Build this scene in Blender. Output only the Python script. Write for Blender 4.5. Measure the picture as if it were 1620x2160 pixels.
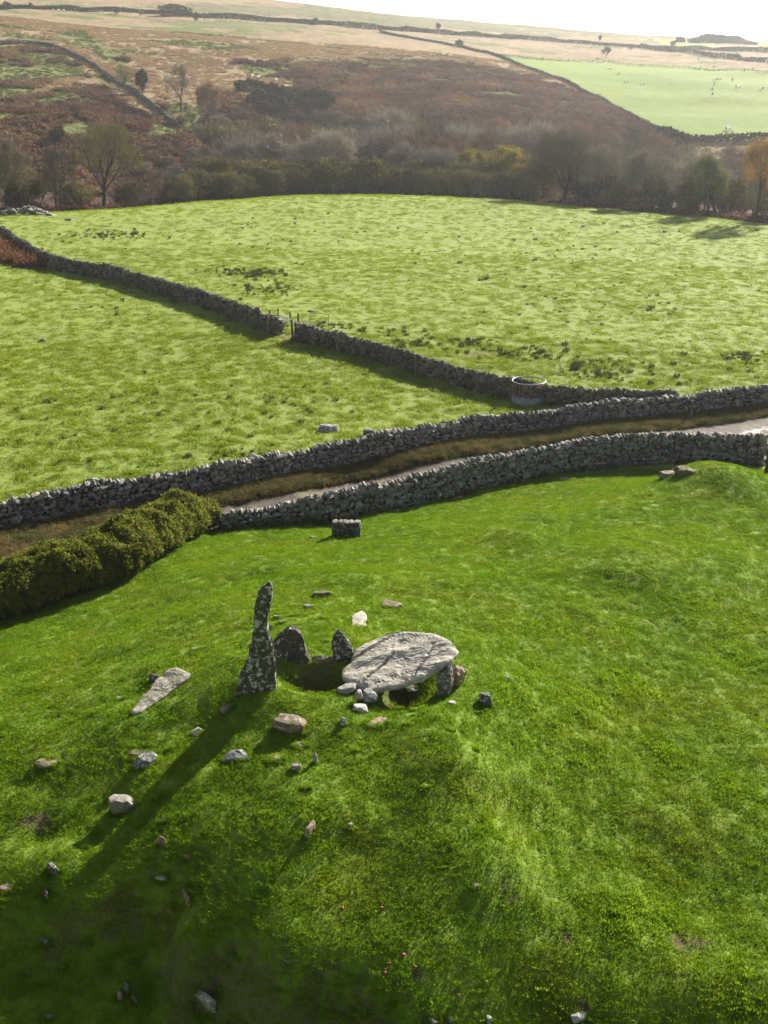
import bpy, bmesh, math, random
import numpy as np
from mathutils import Vector, Matrix, Euler

for o in list(bpy.data.objects):
    bpy.data.objects.remove(o)
SC = bpy.context.scene
C = SC.collection
R = math.radians
PI = math.pi
rng = np.random.default_rng(7)
random.seed(7)

# ------------------------------------------------------------------ camera
CZ, PITCH, F = 20.0, R(21.3), 2400.0
cam_data = bpy.data.cameras.new('camera')
cam = bpy.data.objects.new('camera', cam_data)
C.objects.link(cam)
cam.location = (0, 0, CZ)
cam.rotation_euler = (PI / 2 - PITCH, 0, 0)
cam_data.sensor_fit = 'VERTICAL'
cam_data.sensor_height = 36.0
cam_data.sensor_width = 27.0
cam_data.lens = 40.0
cam_data.clip_start = 0.5
cam_data.clip_end = 20000
SC.camera = cam

# ------------------------------------------------------------------ light
SUN_AZ, SUN_EL = R(34), R(27)
world = bpy.data.worlds.new('World')
SC.world = world
world.use_nodes = True
wn, wl = world.node_tree.nodes, world.node_tree.links
bgn = wn['Background']
sky = wn.new('ShaderNodeTexSky')
sky.sky_type = 'NISHITA'
sky.sun_disc = False
sky.sun_elevation = SUN_EL
sky.sun_rotation = SUN_AZ
sky.air_density = 1.0
sky.dust_density = 1.5
sky.ozone_density = 1.0
# thin broken cloud over the blue
tc = wn.new('ShaderNodeTexCoord')
mp = wn.new('ShaderNodeMapping')
mp.inputs['Scale'].default_value = (1, 1, 3.5)
nz = wn.new('ShaderNodeTexNoise')
nz.inputs['Scale'].default_value = 2.6
nz.inputs['Detail'].default_value = 7
nz.inputs['Roughness'].default_value = 0.6
cr = wn.new('ShaderNodeValToRGB')
cr.color_ramp.elements[0].position = 0.36
cr.color_ramp.elements[1].position = 0.62
mx = wn.new('ShaderNodeMix')
mx.data_type = 'RGBA'
bw = wn.new('ShaderNodeRGBToBW')
cc_ = wn.new('ShaderNodeCombineColor')
cmul = wn.new('ShaderNodeMath'); cmul.operation = 'MULTIPLY'; cmul.inputs[1].default_value = 1.15
wl.new(sky.outputs[0], bw.inputs[0]); wl.new(bw.outputs[0], cmul.inputs[0])
for _k in range(3): wl.new(cmul.outputs[0], cc_.inputs[_k])
wl.new(cc_.outputs[0], mx.inputs[7])
mul = wn.new('ShaderNodeMath')
mul.operation = 'MULTIPLY'
mul.inputs[1].default_value = 0.75
wl.new(tc.outputs['Generated'], mp.inputs['Vector'])
wl.new(mp.outputs[0], nz.inputs['Vector'])
wl.new(nz.outputs['Fac'], cr.inputs['Fac'])
wl.new(cr.outputs['Color'], mul.inputs[0])
wl.new(mul.outputs[0], mx.inputs[0])
wl.new(sky.outputs[0], mx.inputs[6])
wl.new(mx.outputs[2], bgn.inputs['Color'])
bgn.inputs['Strength'].default_value = 0.05

sun_data = bpy.data.lights.new('sun', 'SUN')
sun = bpy.data.objects.new('sun', sun_data)
C.objects.link(sun)
sun_data.energy = 5.0
sun_data.angle = R(1.0)
sun_data.color = (1.0, 0.93, 0.82)
sun_dir = Vector((math.sin(SUN_AZ) * math.cos(SUN_EL), math.cos(SUN_AZ) * math.cos(SUN_EL), math.sin(SUN_EL)))
sun.rotation_euler = sun_dir.to_track_quat('Z', 'Y').to_euler()
sun.location = sun_dir * 60

SC.view_settings.view_transform = 'Standard'
SC.view_settings.look = 'None'
SC.view_settings.exposure = 1.52
SC.view_settings.gamma = 1.0
SC.view_settings.use_curve_mapping = False
SC.render.engine = 'CYCLES'
SC.cycles.use_denoising = True
SC.cycles.max_bounces = 6
SC.cycles.diffuse_bounces = 4
SC.cycles.glossy_bounces = 2
SC.cycles.transmission_bounces = 4
SC.cycles.transparent_max_bounces = 4
SC.cycles.volume_bounces = 0

# ------------------------------------------------------------------ numpy noise
def _hash(ix, iy, iz, seed):
    h = (ix.astype(np.int64) * 374761393 + iy.astype(np.int64) * 668265263 + iz.astype(np.int64) * 2147483647 + seed * 1274126177) & 0xFFFFFFFF
    h = ((h ^ (h >> 13)) * 1274126177) & 0xFFFFFFFF
    h = (h ^ (h >> 16)) & 0xFFFFFFFF
    return h.astype(np.float64) / 4294967295.0

def noise2(x, y, seed=0):
    ix, iy = np.floor(x), np.floor(y)
    fx, fy = x - ix, y - iy
    ux, uy = fx * fx * (3 - 2 * fx), fy * fy * (3 - 2 * fy)
    z = np.zeros_like(ix)
    a, b = _hash(ix, iy, z, seed), _hash(ix + 1, iy, z, seed)
    c, d = _hash(ix, iy + 1, z, seed), _hash(ix + 1, iy + 1, z, seed)
    return (a * (1 - ux) + b * ux) * (1 - uy) + (c * (1 - ux) + d * ux) * uy * 1.0

def fbm2(x, y, octs=4, seed=0):
    s, a, t = 0, 1.0, 0
    for k in range(octs):
        s = s + a * (noise2(x * 2 ** k + 17.3 * k, y * 2 ** k - 9.1 * k, seed + k) * 2 - 1)
        t += a
        a *= 0.5
    return s / t

def noise3(p, seed=0):
    i = np.floor(p)
    f = p - i
    u = f * f * (3 - 2 * f)
    out = 0
    for dx in (0, 1):
        for dy in (0, 1):
            for dz in (0, 1):
                w = (u[:, 0] if dx else 1 - u[:, 0]) * (u[:, 1] if dy else 1 - u[:, 1]) * (u[:, 2] if dz else 1 - u[:, 2])
                out = out + w * _hash(i[:, 0] + dx, i[:, 1] + dy, i[:, 2] + dz, seed)
    return out * 2 - 1

def fbm3(p, octs=4, seed=0, gain=0.5):
    s, a, t = 0, 1.0, 0
    for k in range(octs):
        s = s + a * noise3(p * 2 ** k + 13.7 * k, seed + k)
        t += a
        a *= gain
    return s / t

# ------------------------------------------------------------------ picture <-> place
cp, sp = math.cos(PITCH), math.sin(PITCH)
def ray(px, py):
    xc, yc = (px - 810) / F, (1080 - py) / F
    return np.array([xc, yc * sp + cp, yc * cp - sp])
def by_z(px, py, z):
    d = ray(px, py)
    t = (z - CZ) / d[2]
    return np.array([0, 0, CZ]) + d * t
def by_d(px, py, D):
    d = ray(px, py)
    return np.array([0, 0, CZ]) + d * (D / math.hypot(d[0], d[1]))
def project(x, y, z):
    zc = y * cp - (z - CZ) * sp
    yc = y * sp + (z - CZ) * cp
    zc = np.where(zc > 0.1, zc, 0.1)
    return 810 + F * x / zc, 1080 - F * yc / zc

# ------------------------------------------------------------------ terrain heights
Z = [  # px, py, height of the ground there
 (500,1118,3.1),(700,1098,3.0),(947,1048,3.0),(1200,1003,3.1),(1400,988,3.2),
 (470,1160,3.5),(600,1160,3.85),(730,1140,3.95),(950,1100,3.75),(1200,1050,3.55),(1130,1085,4.0),
 (1340,1020,3.7),(1430,1010,3.7),(1460,990,4.35),(1530,1000,4.2),(1600,1010,4.1),(1620,1060,4.5),
 (200,1260,3.7),(0,1350,3.7),(350,1200,3.8),(330,1260,4.4),(150,1380,4.6),(0,1450,4.6),
 (350,1380,5.3),(480,1300,5.5),(620,1290,5.95),(760,1300,6.0),(900,1260,5.6),(1100,1180,5.0),(1100,1300,5.5),(1350,1200,5.0),(1580,1200,4.9),(1300,1400,5.3),
 (1550,1400,5.0),(540,1465,6.4),(650,1475,6.4),(830,1490,6.35),(1000,1480,6.1),(1150,1480,5.6),(400,1480,5.9),(430,1540,5.75),(250,1500,5.4),(50,1540,4.9),
 (600,1560,6.1),(780,1580,6.15),(940,1580,6.15),(1060,1620,5.7),(1250,1600,5.2),(1500,1600,5.0),
 (300,1620,5.4),(100,1620,5.0),(470,1650,5.75),(700,1680,5.85),(890,1680,6.0),(980,1740,5.9),(1080,1740,5.5),
 (1250,1780,4.85),(1550,1750,4.85),(1060,1870,5.4),(1130,1860,5.15),(850,1800,5.62),(650,1780,5.6),(500,1780,5.45),(330,1760,5.25),(200,1740,4.9),(60,1740,4.7),
 (150,1830,4.7),(330,1860,4.8),(60,1900,4.4),(220,1910,4.5),(500,1900,5.1),(750,1920,5.25),(980,1960,5.15),(1200,1950,4.75),(1500,1930,4.6),
 (130,1945,4.3),(120,2045,3.75),(20,2150,3.5),(20,2050,3.7),(250,2080,3.75),(230,2030,3.8),(300,2000,3.85),(345,2080,3.65),(385,1990,4.45),(400,2050,4.25),(430,2110,3.8),(560,2060,4.65),(600,2125,4.35),(640,2165,3.95),(560,2165,3.85),
 (800,2060,4.85),(820,2150,4.4),(1050,2100,4.35),(1050,2160,4.1),(1350,2080,4.45),(1600,2060,4.5),(1350,2160,4.15),(1600,2160,4.2),
 # lane and walls
 (470,1065,2.9),(800,985,2.8),(1100,935,2.8),(1450,915,3.0),(1600,915,3.2),(0,1125,3.0),(500,1032,3.0),(800,970,3.0),(1210,905,3.0),(1600,860,3.3),
 # fields
 (250,1000,3.2),(0,850,3.4),(0,700,3.7),(400,800,3.5),(700,880,3.1),(950,855,2.9),(500,700,3.9),(250,620,4.1),(100,580,4.2),(0,530,4.6),
 (620,715,3.8),(860,800,3.2),(1113,858,2.9),(1400,850,3.0),(1600,780,3.2),(1300,740,3.3),(900,680,3.6),(1600,640,3.2),(1200,580,3.5),(800,560,3.8),
 (450,560,4.2),(250,500,4.6),(60,455,5.4),(180,445,4.9),(400,428,4.3),(640,414,3.9),(900,416,3.5),(1100,425,3.3),(1300,442,3.1),(1600,470,2.9),(1000,480,3.5),(1400,520,3.1),
]
DD = [  # px, py, distance of the ground there
 (60,335,205),(200,335,210),(330,335,215),(60,230,255),(220,230,262),(100,110,335),(300,180,300),(60,30,450),(250,50,450),(0,-30,620),(250,-25,640),
 (400,300,236),(420,220,280),(450,130,345),(450,60,450),(500,12,600),(600,230,290),(650,150,345),(700,90,430),(700,50,560),(640,8,690),
 (800,225,300),(850,150,360),(900,110,430),(900,78,560),(850,38,740),(1000,230,300),(1050,160,370),(1050,120,450),(1060,85,600),(1000,50,780),
 (1200,255,300),(1230,190,360),(1200,135,450),(1250,105,600),(1200,62,820),(1350,285,285),(1450,298,278),(1600,298,278),(1430,220,340),(1600,220,340),
 (1430,145,440),(1600,150,440),(1500,115,580),(1600,112,600),(1380,82,820),(1600,88,900),
]
WW = [  # x/D, D, z : valley hidden behind the crest of the field, and beyond the skyline
 (-.33,170,1.0),(-.2,172,.5),(0,196,-1.5),(.15,185,-2),(.33,172,-1.5),(-.1,215,-3.5),(.05,225,-3.5),(.2,215,-3.5),(.33,210,-3.5),(-.15,240,0),(0,250,-.5),(.15,250,-1.5),(.3,240,-3),
 (-.33,900,88),(-.1,1000,62),(.1,1100,50),(.3,1300,38),(-.3,2500,70),(0,2500,40),(.3,2500,30),
]
P = [by_z(*q) for q in Z] + [by_d(*q) for q in DD] + [np.array([u * D, math.sqrt(1 - u * u) * D, z]) for u, D, z in WW]
P = np.array(P)
PU = np.stack([np.arctan2(P[:, 0], P[:, 1]), np.log(np.hypot(P[:, 0], P[:, 1]))], 1)
def _k(r2):
    return np.where(r2 > 1e-12, 0.5 * r2 * np.log(np.maximum(r2, 1e-12)), 0)
n = len(P)
A = np.zeros((n + 3, n + 3))
A[:n, :n] = _k(((PU[:, None] - PU[None]) ** 2).sum(-1)) + np.eye(n) * 2e-5
A[:n, n] = 1; A[:n, n + 1:] = PU; A[n, :n] = 1; A[n + 1:, :n] = PU.T
WGT = np.linalg.solve(A, np.concatenate([P[:, 2], [0, 0, 0]]))
def rbf(az, lr):
    out = np.empty(az.shape)
    f, a, b = out.ravel(), az.ravel(), lr.ravel()
    for s in range(0, len(f), 20000):
        e = s + 20000
        q = np.stack([a[s:e], b[s:e]], 1)
        r2 = ((q[:, None] - PU[None]) ** 2).sum(-1)
        f[s:e] = _k(r2) @ WGT[:n] + WGT[n] + q @ WGT[n + 1:]
    return out

MOUNDS = []  # px, py, radius m, height m  (turf humps and hollows seen in the grass)
for q in [(1140,1062,1.2,.38),(1090,1118,1.5,.38),(560,1160,1.8,.35),(1350,1190,2.6,.3),(720,1240,1.6,.25),(990,1700,.8,.22),(1060,1860,.7,.2),(920,1620,.9,.15),(560,1530,.9,.15),(640,1790,1.1,.2),(420,1610,.5,.0),(250,1580,.9,.16),(130,1800,.8,.2),(100,1600,.5,.1),
          (930,1700,.9,.12),(1110,1590,1.1,-.06),(440,1300,1.2,.12),(330,1690,.7,.1),(90,1735,.45,-.14),(480,1480,.5,.1),(700,1790,.7,.12),(830,1270,2.2,.12)]:
    p = by_z(q[0], q[1], 5.0)
    MOUNDS.append((p[0], p[1], q[2], q[3]))
oc_ = by_z(1530, 1045, 3.9)
MOUNDS.append((oc_[0], oc_[1], 1.9, .5))
pit = by_z(655, 1440, 6.3)
pit2 = by_z(840, 1452, 6.3)
MOUNDS += [(pit[0] - .28, pit[1] + .12, .45, -.75), (pit[0] + .32, pit[1] + .1, .45, -.75), (pit2[0] + .1, pit2[1] - .02, .75, -.5)]
WALLB_PX = [(462,1116),(560,1108),(640,1100),(700,1092),(800,1078),(947,1046),(1100,1009),(1200,993),(1310,982),(1410,981),(1510,990),(1606,1000)]
WALLA_PX = [(-120,1150),(0,1124),(150,1095),(300,1066),(500,1033),(700,992),(800,972),(1010,927),(1210,902),(1410,879),(1620,858),(1760,842)]
def height(x, y):
    az, r = np.arctan2(x, y), np.hypot(x, y)
    azc = np.clip(az, -.46, .46)
    z = rbf(azc, np.log(np.maximum(r, 9.0)))
    w = np.clip((np.abs(az) - 0.7) / 0.9, 0, 1)
    w = w * w * (3 - 2 * w)
    z = z * (1 - w) + w * (4.0 + np.clip((r - 150) / 900, 0, 1) * 30)
    for mx_, my_, rad, h in MOUNDS:
        z = z + h * np.exp(-((x - mx_) ** 2 + (y - my_) ** 2) / (rad * rad))
    near = np.clip((52 - r) / 10, 0, 1)
    z = z + near * (0.18 * fbm2(x / 2.2, y / 2.6, 3, 5) + 0.05 * fbm2(x / .6, y / .6, 4, 9))
    far = np.clip((r - 46) / 8, 0, 1) * np.clip((210 - r) / 30, 0, 1)
    z = z + far * (0.16 * fbm2(x / 6, y / 6, 4, 15))
    hill = np.clip((r - 190) / 60, 0, 1)
    z = z + hill * (1.6 * fbm2(x / 40, y / 40, 4, 25))
    return z

def geo(a, b, step):
    k = int(math.log(b / a) / step)
    return list(a * (b / a) ** (np.arange(k) / k))
rs = np.array(geo(2, 11, .12) + geo(11, 50, .0036) + geo(50, 200, .006) + geo(200, 900, .010) + geo(900, 6000, .12) + [6000])
azs = np.concatenate([np.linspace(-PI, -.8, 16)[:-1], np.linspace(-.8, -.38, 22)[:-1], np.linspace(-.38, .38, 520), np.linspace(.38, .8, 22)[1:], np.linspace(.8, PI, 16)[1:]])
AZ, RR = np.meshgrid(azs, rs)
GX, GY = RR * np.sin(AZ), RR * np.cos(AZ)
GZ = height(GX, GY)
GZ[:, -1] = GZ[:, 0] = (GZ[:, 0] + GZ[:, -1]) / 2
_ia, _ir = np.arange(len(azs)), np.arange(len(rs))
def ground(x, y):
    x, y = np.asarray(x, float), np.asarray(y, float)
    a = np.interp(np.arctan2(x, y), azs, _ia)
    r = np.interp(np.hypot(x, y), rs, _ir)
    a0, r0 = np.minimum(a.astype(int), len(azs) - 2), np.minimum(r.astype(int), len(rs) - 2)
    fa, fr = a - a0, r - r0
    return (GZ[r0, a0] * (1 - fa) + GZ[r0, a0 + 1] * fa) * (1 - fr) + (GZ[r0 + 1, a0] * (1 - fa) + GZ[r0 + 1, a0 + 1] * fa) * fr
def gz(x, y):
    return float(ground(x, y))
_T = np.geomspace(8, 2500, 6000)
def at(px, py):
    d = ray(px, py)
    X, Y, ZZ = d[0] * _T, d[1] * _T, CZ + d[2] * _T
    below = ZZ < ground(X, Y)
    if not below.any():
        k = len(_T) - 1
    else:
        k = int(np.argmax(below))
    x, y = X[k], Y[k]
    return Vector((x, y, gz(x, y)))
def at_d(px, D):
    """ground point at picture column px and distance D"""
    x = (px - 810) / F * D * 1.04
    for _ in range(4):
        y = math.sqrt(max(D * D - x * x, 1))
        z = gz(x, y)
        zc = y * cp - (z - CZ) * sp
        x = (px - 810) / F * zc
    y = math.sqrt(max(D * D - x * x, 1))
    return Vector((x, y, gz(x, y)))
def scale_at(p):
    return F / (p[1] * cp - (p[2] - CZ) * sp)

# ------------------------------------------------------------------ mesh helpers
def np_mesh(name, v, f, smooth=False):
    v = np.asarray(v, np.float32); f = np.asarray(f, np.int32)
    me = bpy.data.meshes.new(name)
    me.vertices.add(len(v)); me.vertices.foreach_set('co', v.ravel())
    m, k = f.shape
    me.loops.add(m * k); me.loops.foreach_set('vertex_index', f.ravel())
    me.polygons.add(m); me.polygons.foreach_set('loop_start', np.arange(0, m * k, k, dtype=np.int32))
    try:
        me.polygons.foreach_set('loop_total', np.full(m, k, np.int32))
    except Exception:
        pass
    me.polygons.foreach_set('use_smooth', np.full(m, smooth))
    me.update(calc_edges=True)
    return me
def link(name, me, mat=None, parent=None, loc=None):
    o = bpy.data.objects.new(name, me)
    C.objects.link(o)
    if mat is not None and not len(me.materials):
        me.materials.append(mat)
    if parent is not None:
        o.parent = parent
    if loc is not None:
        o.location = loc
    return o
def tag(o, label=None, cat=None, group=None, kind=None):
    if label: o['label'] = label
    if cat: o['category'] = cat
    if group: o['group'] = group
    if kind: o['kind'] = kind
    return o
def empty(name, loc, rz=0):
    o = bpy.data.objects.new(name, None)
    C.objects.link(o)
    o.location = loc
    o.rotation_euler = (0, 0, rz)
    o.empty_display_size = .2
    return o
def copy_tree(o, parent=None):
    c = o.copy(); C.objects.link(c); c.parent = parent
    for ch in o.children:
        copy_tree(ch, c)
    return c
class MB:
    def __init__(s): s.v, s.f, s.n = [], [], 0
    def add(s, v, f):
        v = np.asarray(v, float); f = np.asarray(f, int)
        if f.shape[1] == 4:
            f = np.concatenate([f[:, [0, 1, 2]], f[:, [0, 2, 3]]])
        s.v.append(v); s.f.append(f + s.n); s.n += len(v)
    def box(s, c, size, rot=None):
        a, b, d = np.array(size) / 2
        v = np.array([(x, y, z) for x in (-a, a) for y in (-b, b) for z in (-d, d)])
        if rot is not None:
            v = v @ np.array(rot.to_matrix()).T
        s.add(v + np.array(c), [(0, 1, 3, 2), (4, 6, 7, 5), (0, 4, 5, 1), (2, 3, 7, 6), (0, 2, 6, 4), (1, 5, 7, 3)])
    def tube(s, pts, rad, k=6, closed=False):
        pts = [Vector(p) for p in pts]
        m = len(pts)
        rad = rad if hasattr(rad, '__len__') else [rad] * m
        ring = []
        up = Vector((.13, .21, 1)).normalized()
        for i, p in enumerate(pts):
            if closed: t = pts[(i + 1) % m] - pts[i - 1]
            else: t = pts[min(i + 1, m - 1)] - pts[max(i - 1, 0)]
            t.normalize()
            a = t.cross(up)
            if a.length < .05: a = t.cross(Vector((1, 0, 0)))
            a.normalize(); b = t.cross(a)
            for j in range(k):
                q = 2 * PI * j / k
                ring.append(p + (a * math.cos(q) + b * math.sin(q)) * rad[i])
        f = []
        for i in range(m if closed else m - 1):
            for j in range(k):
                i2 = (i + 1) % m
                f.append((i * k + j, i * k + (j + 1) % k, i2 * k + (j + 1) % k, i2 * k + j))
        s.add([tuple(q) for q in ring], f)
        if not closed and k >= 3:
            for base in (0, (m - 1) * k):
                cap = [(base, base + j, base + j + 1) for j in range(1, k - 1)]
                s.f.append(np.array(cap) + s.n - len(ring))
    def mesh(s, name, smooth=False):
        return np_mesh(name, np.concatenate(s.v), np.concatenate(s.f), smooth)

def in_poly(px, py, poly):
    inside = np.zeros(px.shape, bool)
    m = len(poly)
    for i in range(m):
        x1, y1 = poly[i]; x2, y2 = poly[(i + 1) % m]
        c = ((y1 > py) != (y2 > py)) & (px < (x2 - x1) * (py - y1) / (y2 - y1 + 1e-9) + x1)
        inside ^= c
    return inside

# ------------------------------------------------------------------ materials
def new_mat(name):
    m = bpy.data.materials.new(name)
    m.use_nodes = True
    return m, m.node_tree.nodes, m.node_tree.links, m.node_tree.nodes['Principled BSDF']
def nnoise(n, l, vec, scale, detail=4, rough=.55):
    t = n.new('ShaderNodeTexNoise')
    t.inputs['Scale'].default_value = scale
    t.inputs['Detail'].default_value = detail
    t.inputs['Roughness'].default_value = rough
    l.new(vec, t.inputs['Vector'])
    return t.outputs['Fac']
def nramp(n, l, fac, stops):
    r = n.new('ShaderNodeValToRGB')
    e = r.color_ramp.elements
    while len(e) < len(stops): e.new(0.5)
    for q, (p, c) in zip(e, stops):
        q.position = p
        q.color = (*c, 1) if len(c) == 3 else c
    l.new(fac, r.inputs['Fac'])
    return r.outputs['Color']
def nmix(n, l, fac, a, b, mode='MIX'):
    m = n.new('ShaderNodeMix'); m.data_type = 'RGBA'; m.blend_type = mode
    for s, v in ((m.inputs[0], fac), (m.inputs[6], a), (m.inputs[7], b)):
        if hasattr(v, 'default_value') or isinstance(v, bpy.types.NodeSocket): l.new(v, s)
        elif isinstance(v, (int, float)): s.default_value = v
        else: s.default_value = (*v, 1)
    return m.outputs[2]
def nmath(n, l, op, a, b=0.0, clamp=False):
    m = n.new('ShaderNodeMath'); m.operation = op; m.use_clamp = clamp
    for s, v in ((m.inputs[0], a), (m.inputs[1], b)):
        if isinstance(v, bpy.types.NodeSocket): l.new(v, s)
        else: s.default_value = v
    return m.outputs[0]
BW = lambda a, b: [(a, (0, 0, 0)), (b, (1, 1, 1))]

def ggroup(name, build):
    g = bpy.data.node_groups.new(name, 'ShaderNodeTree')
    g.interface.new_socket('Color', in_out='OUTPUT', socket_type='NodeSocketColor')
    out = g.nodes.new('NodeGroupOutput')
    gi = g.nodes.new('ShaderNodeNewGeometry')
    g.links.new(build(g.nodes, g.links, gi.outputs['Position']), out.inputs[0])
    return g
def turf_colour(n, l, pos):
    a = nramp(n, l, nnoise(n, l, pos, .42, 5, .6), [(.38, (.110, .225, .007)), (.5, (.145, .255, .009)), (.62, (.19, .265, .014))])
    b = nramp(n, l, nnoise(n, l, pos, 2.7, 5, .65), [(.35, (.100, .205, .006)), (.66, (.175, .255, .012))])
    c = nmix(n, l, .5, a, b)
    fine = nramp(n, l, nnoise(n, l, pos, 11, 4, .7), [(.32, (.72, .78, .7)), (.68, (1.28, 1.2, 1.3))])
    c = nmix(n, l, 1.0, c, fine, 'MULTIPLY')
    dry = nramp(n, l, nnoise(n, l, pos, 1.1, 6, .7), BW(.60, .74))
    return nmix(n, l, nmath(n, l, 'MULTIPLY', dry, .55), c, (.16, .135, .045))
def pasture_colour(n, l, pos):
    a = nramp(n, l, nnoise(n, l, pos, .045, 4, .55), [(.35, (.112, .172, .009)), (.65, (.160, .205, .016))])
    b = nramp(n, l, nnoise(n, l, pos, .9, 6, .7), [(.33, (.118, .168, .009)), (.5, (.140, .190, .013)), (.68, (.170, .208, .022))])
    return nmix(n, l, .55, a, b)
G_TURF = ggroup('turf_colour', turf_colour)
G_PAST = ggroup('pasture_colour', pasture_colour)
def use_group(n, g):
    x = n.new('ShaderNodeGroup'); x.node_tree = g
    return x.outputs[0]

def ground_mat(name, group, bumps, tuft_shade):
    m, n, l, b = new_mat(name)
    g = n.new('ShaderNodeNewGeometry').outputs['Position']
    col = nmix(n, l, 1.0, use_group(n, group), tuft_shade, 'MULTIPLY')     # ground colour darkened to match the self-shadowed tufts
    mk = n.new('ShaderNodeAttribute'); mk.attribute_name = 'soil'
    soil = nramp(n, l, nnoise(n, l, g, 9, 5, .7), [(.3, (.045, .03, .016)), (.7, (.12, .085, .05))])
    col = nmix(n, l, mk.outputs['Fac'], col, soil)
    l.new(col, b.inputs['Base Color'])
    b.inputs['Roughness'].default_value = .9
    b.inputs['Specular IOR Level'].default_value = .15
    b.inputs['Sheen Weight'].default_value = .25
    b.inputs['Sheen Roughness'].default_value = .5
    b.inputs['Sheen Tint'].default_value = (.75, .9, .3, 1)
    h = None
    for sc_, d in bumps:
        q = nmath(n, l, 'MULTIPLY', nnoise(n, l, g, sc_, 5, .65), d)
        h = q if h is None else nmath(n, l, 'ADD', h, q)
    bp = n.new('ShaderNodeBump'); bp.inputs['Distance'].default_value = 1.0; bp.inputs['Strength'].default_value = 1
    l.new(h, bp.inputs['Height']); l.new(bp.outputs[0], b.inputs['Normal'])
    return m
M_TURF = ground_mat('turf', G_TURF, [(14, .05), (4, .08)], (.78, .76, .8))
M_PAST = ground_mat('pasture_grass', G_PAST, [(5, .07), (1.3, .10)], (.80, .80, .8))

def blade_mat(name, colour, trans=.45, var=.35):
    m, n, l, b = new_mat(name)
    n.remove(b)
    out = n['Material Output']
    d = n.new('ShaderNodeBsdfDiffuse'); t = n.new('ShaderNodeBsdfTranslucent'); mixs = n.new('ShaderNodeMixShader')
    col = colour(n, l) if callable(colour) else None
    oi = n.new('ShaderNodeObjectInfo').outputs['Random']
    ri = n.new('ShaderNodeNewGeometry').outputs['Random Per Island']
    v = nmath(n, l, 'ADD', nmath(n, l, 'MULTIPLY', oi, .7 if name.startswith('twig') else .5), nmath(n, l, 'MULTIPLY', ri, .3 if name.startswith('twig') else .5))
    k = nramp(n, l, v, [(0, (1 - var,) * 3), (1, (1 + var, 1 + var * .8, 1 + var * .3))])
    if col is None:
        col = nmix(n, l, 1.0, (1, 1, 1), colour, 'MULTIPLY')
    col = nmix(n, l, 1.0, col, k, 'MULTIPLY')
    l.new(col, d.inputs['Color']); l.new(col, t.inputs['Color'])
    mixs.inputs[0].default_value = trans
    l.new(d.outputs[0], mixs.inputs[1]); l.new(t.outputs[0], mixs.inputs[2]); l.new(mixs.outputs[0], out.inputs['Surface'])
    return m
M_BLADE = blade_mat('grass_blade', lambda n, l: nmix(n, l, 1.0, use_group(n, G_TURF), (1.18, 1.15, 1.1), 'MULTIPLY'), .6, .2)
M_PBLADE = blade_mat('pasture_blade', lambda n, l: nmix(n, l, 1.0, use_group(n, G_PAST), (1.4, 1.35, 1.3), 'MULTIPLY'), .6, .2)
M_RUSH = blade_mat('rush_blade', (.07, .095, .03), .25)
M_STRAW = blade_mat('straw_blade', (.19, .15, .07), .35, .45)
M_HSTRAW = blade_mat('moor_grass', (.34, .25, .145), .3, .3)
M_BRACKEN = blade_mat('bracken_frond', lambda n, l: nramp(n, l, nnoise(n, l, n.new('ShaderNodeNewGeometry').outputs['Position'], .06, 5, .65), [(.35, (.085, .052, .040)), (.5, (.13, .078, .055)), (.66, (.21, .145, .085))]), .3, .45)
M_BRACKEN2 = blade_mat('bracken_frond_bright', (.16, .085, .05), .3, .4)
M_HGREEN = blade_mat('hill_grass', (.12, .14, .04), .3, .3)
M_HEDGE = blade_mat('hedge_leaf', (.175, .20, .035), .5, .5)
M_HEDGE2 = blade_mat('hedge_leaf_green', (.06, .095, .02), .4, .4)
M_TWIG = blade_mat('twig', (.215, .19, .17), 0, .55)
M_TWIG2 = blade_mat('twig_olive', (.22, .205, .125), 0, .5)
M_TWIG3 = blade_mat('twig_grey', (.33, .31, .29), 0, .45)
M_TWIG4 = blade_mat('twig_rust', (.28, .20, .145), 0, .4)
M_LEAFY = blade_mat('oak_leaf', (.32, .27, .05), .3, .4)
M_LEAFG = blade_mat('golden_leaf', (.42, .25, .06), .35, .4)
M_LEAFD = blade_mat('ivy_leaf', (.13, .16, .06), .25, .4)
M_LEAFO = blade_mat('willow_leaf', (.20, .185, .06), .3, .4)
M_GORSE = blade_mat('gorse_spine', (.035, .05, .016), .1, .5)

def simple_mat(name, col, rough=.8, spec=.3, metal=0, nscale=8, amp=.3, bump=0.0):
    m, n, l, b = new_mat(name)
    g = n.new('ShaderNodeTexCoord').outputs['Object']
    lo = tuple(c * (1 - amp) for c in col); hi = tuple(min(1, c * (1 + amp)) for c in col)
    l.new(nramp(n, l, nnoise(n, l, g, nscale, 6, .65), [(.3, lo), (.7, hi)]), b.inputs['Base Color'])
    b.inputs['Roughness'].default_value = rough
    b.inputs['Specular IOR Level'].default_value = spec
    b.inputs['Metallic'].default_value = metal
    if bump:
        bp = n.new('ShaderNodeBump'); bp.inputs['Distance'].default_value = bump; bp.inputs['Strength'].default_value = 1
        l.new(nnoise(n, l, g, nscale * 2.5, 6, .7), bp.inputs['Height']); l.new(bp.outputs[0], b.inputs['Normal'])
    return m
M_BARK = simple_mat('bark', (.085, .07, .055), .95, .1, 0, 3, .4)
M_BARKD = simple_mat('bark_dark', (.05, .042, .034), .95, .1, 0, 3, .4)
M_WOOD = simple_mat('weathered_timber', (.16, .135, .085), .9, .15, 0, 14, .35)
M_STEEL = simple_mat('galvanised_steel', (.24, .26, .28), .5, .5, .4, 6, .25)
M_PANEL = simple_mat('galvanised_sheet', (.20, .235, .245), .55, .4, .35, 7, .25)
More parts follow.
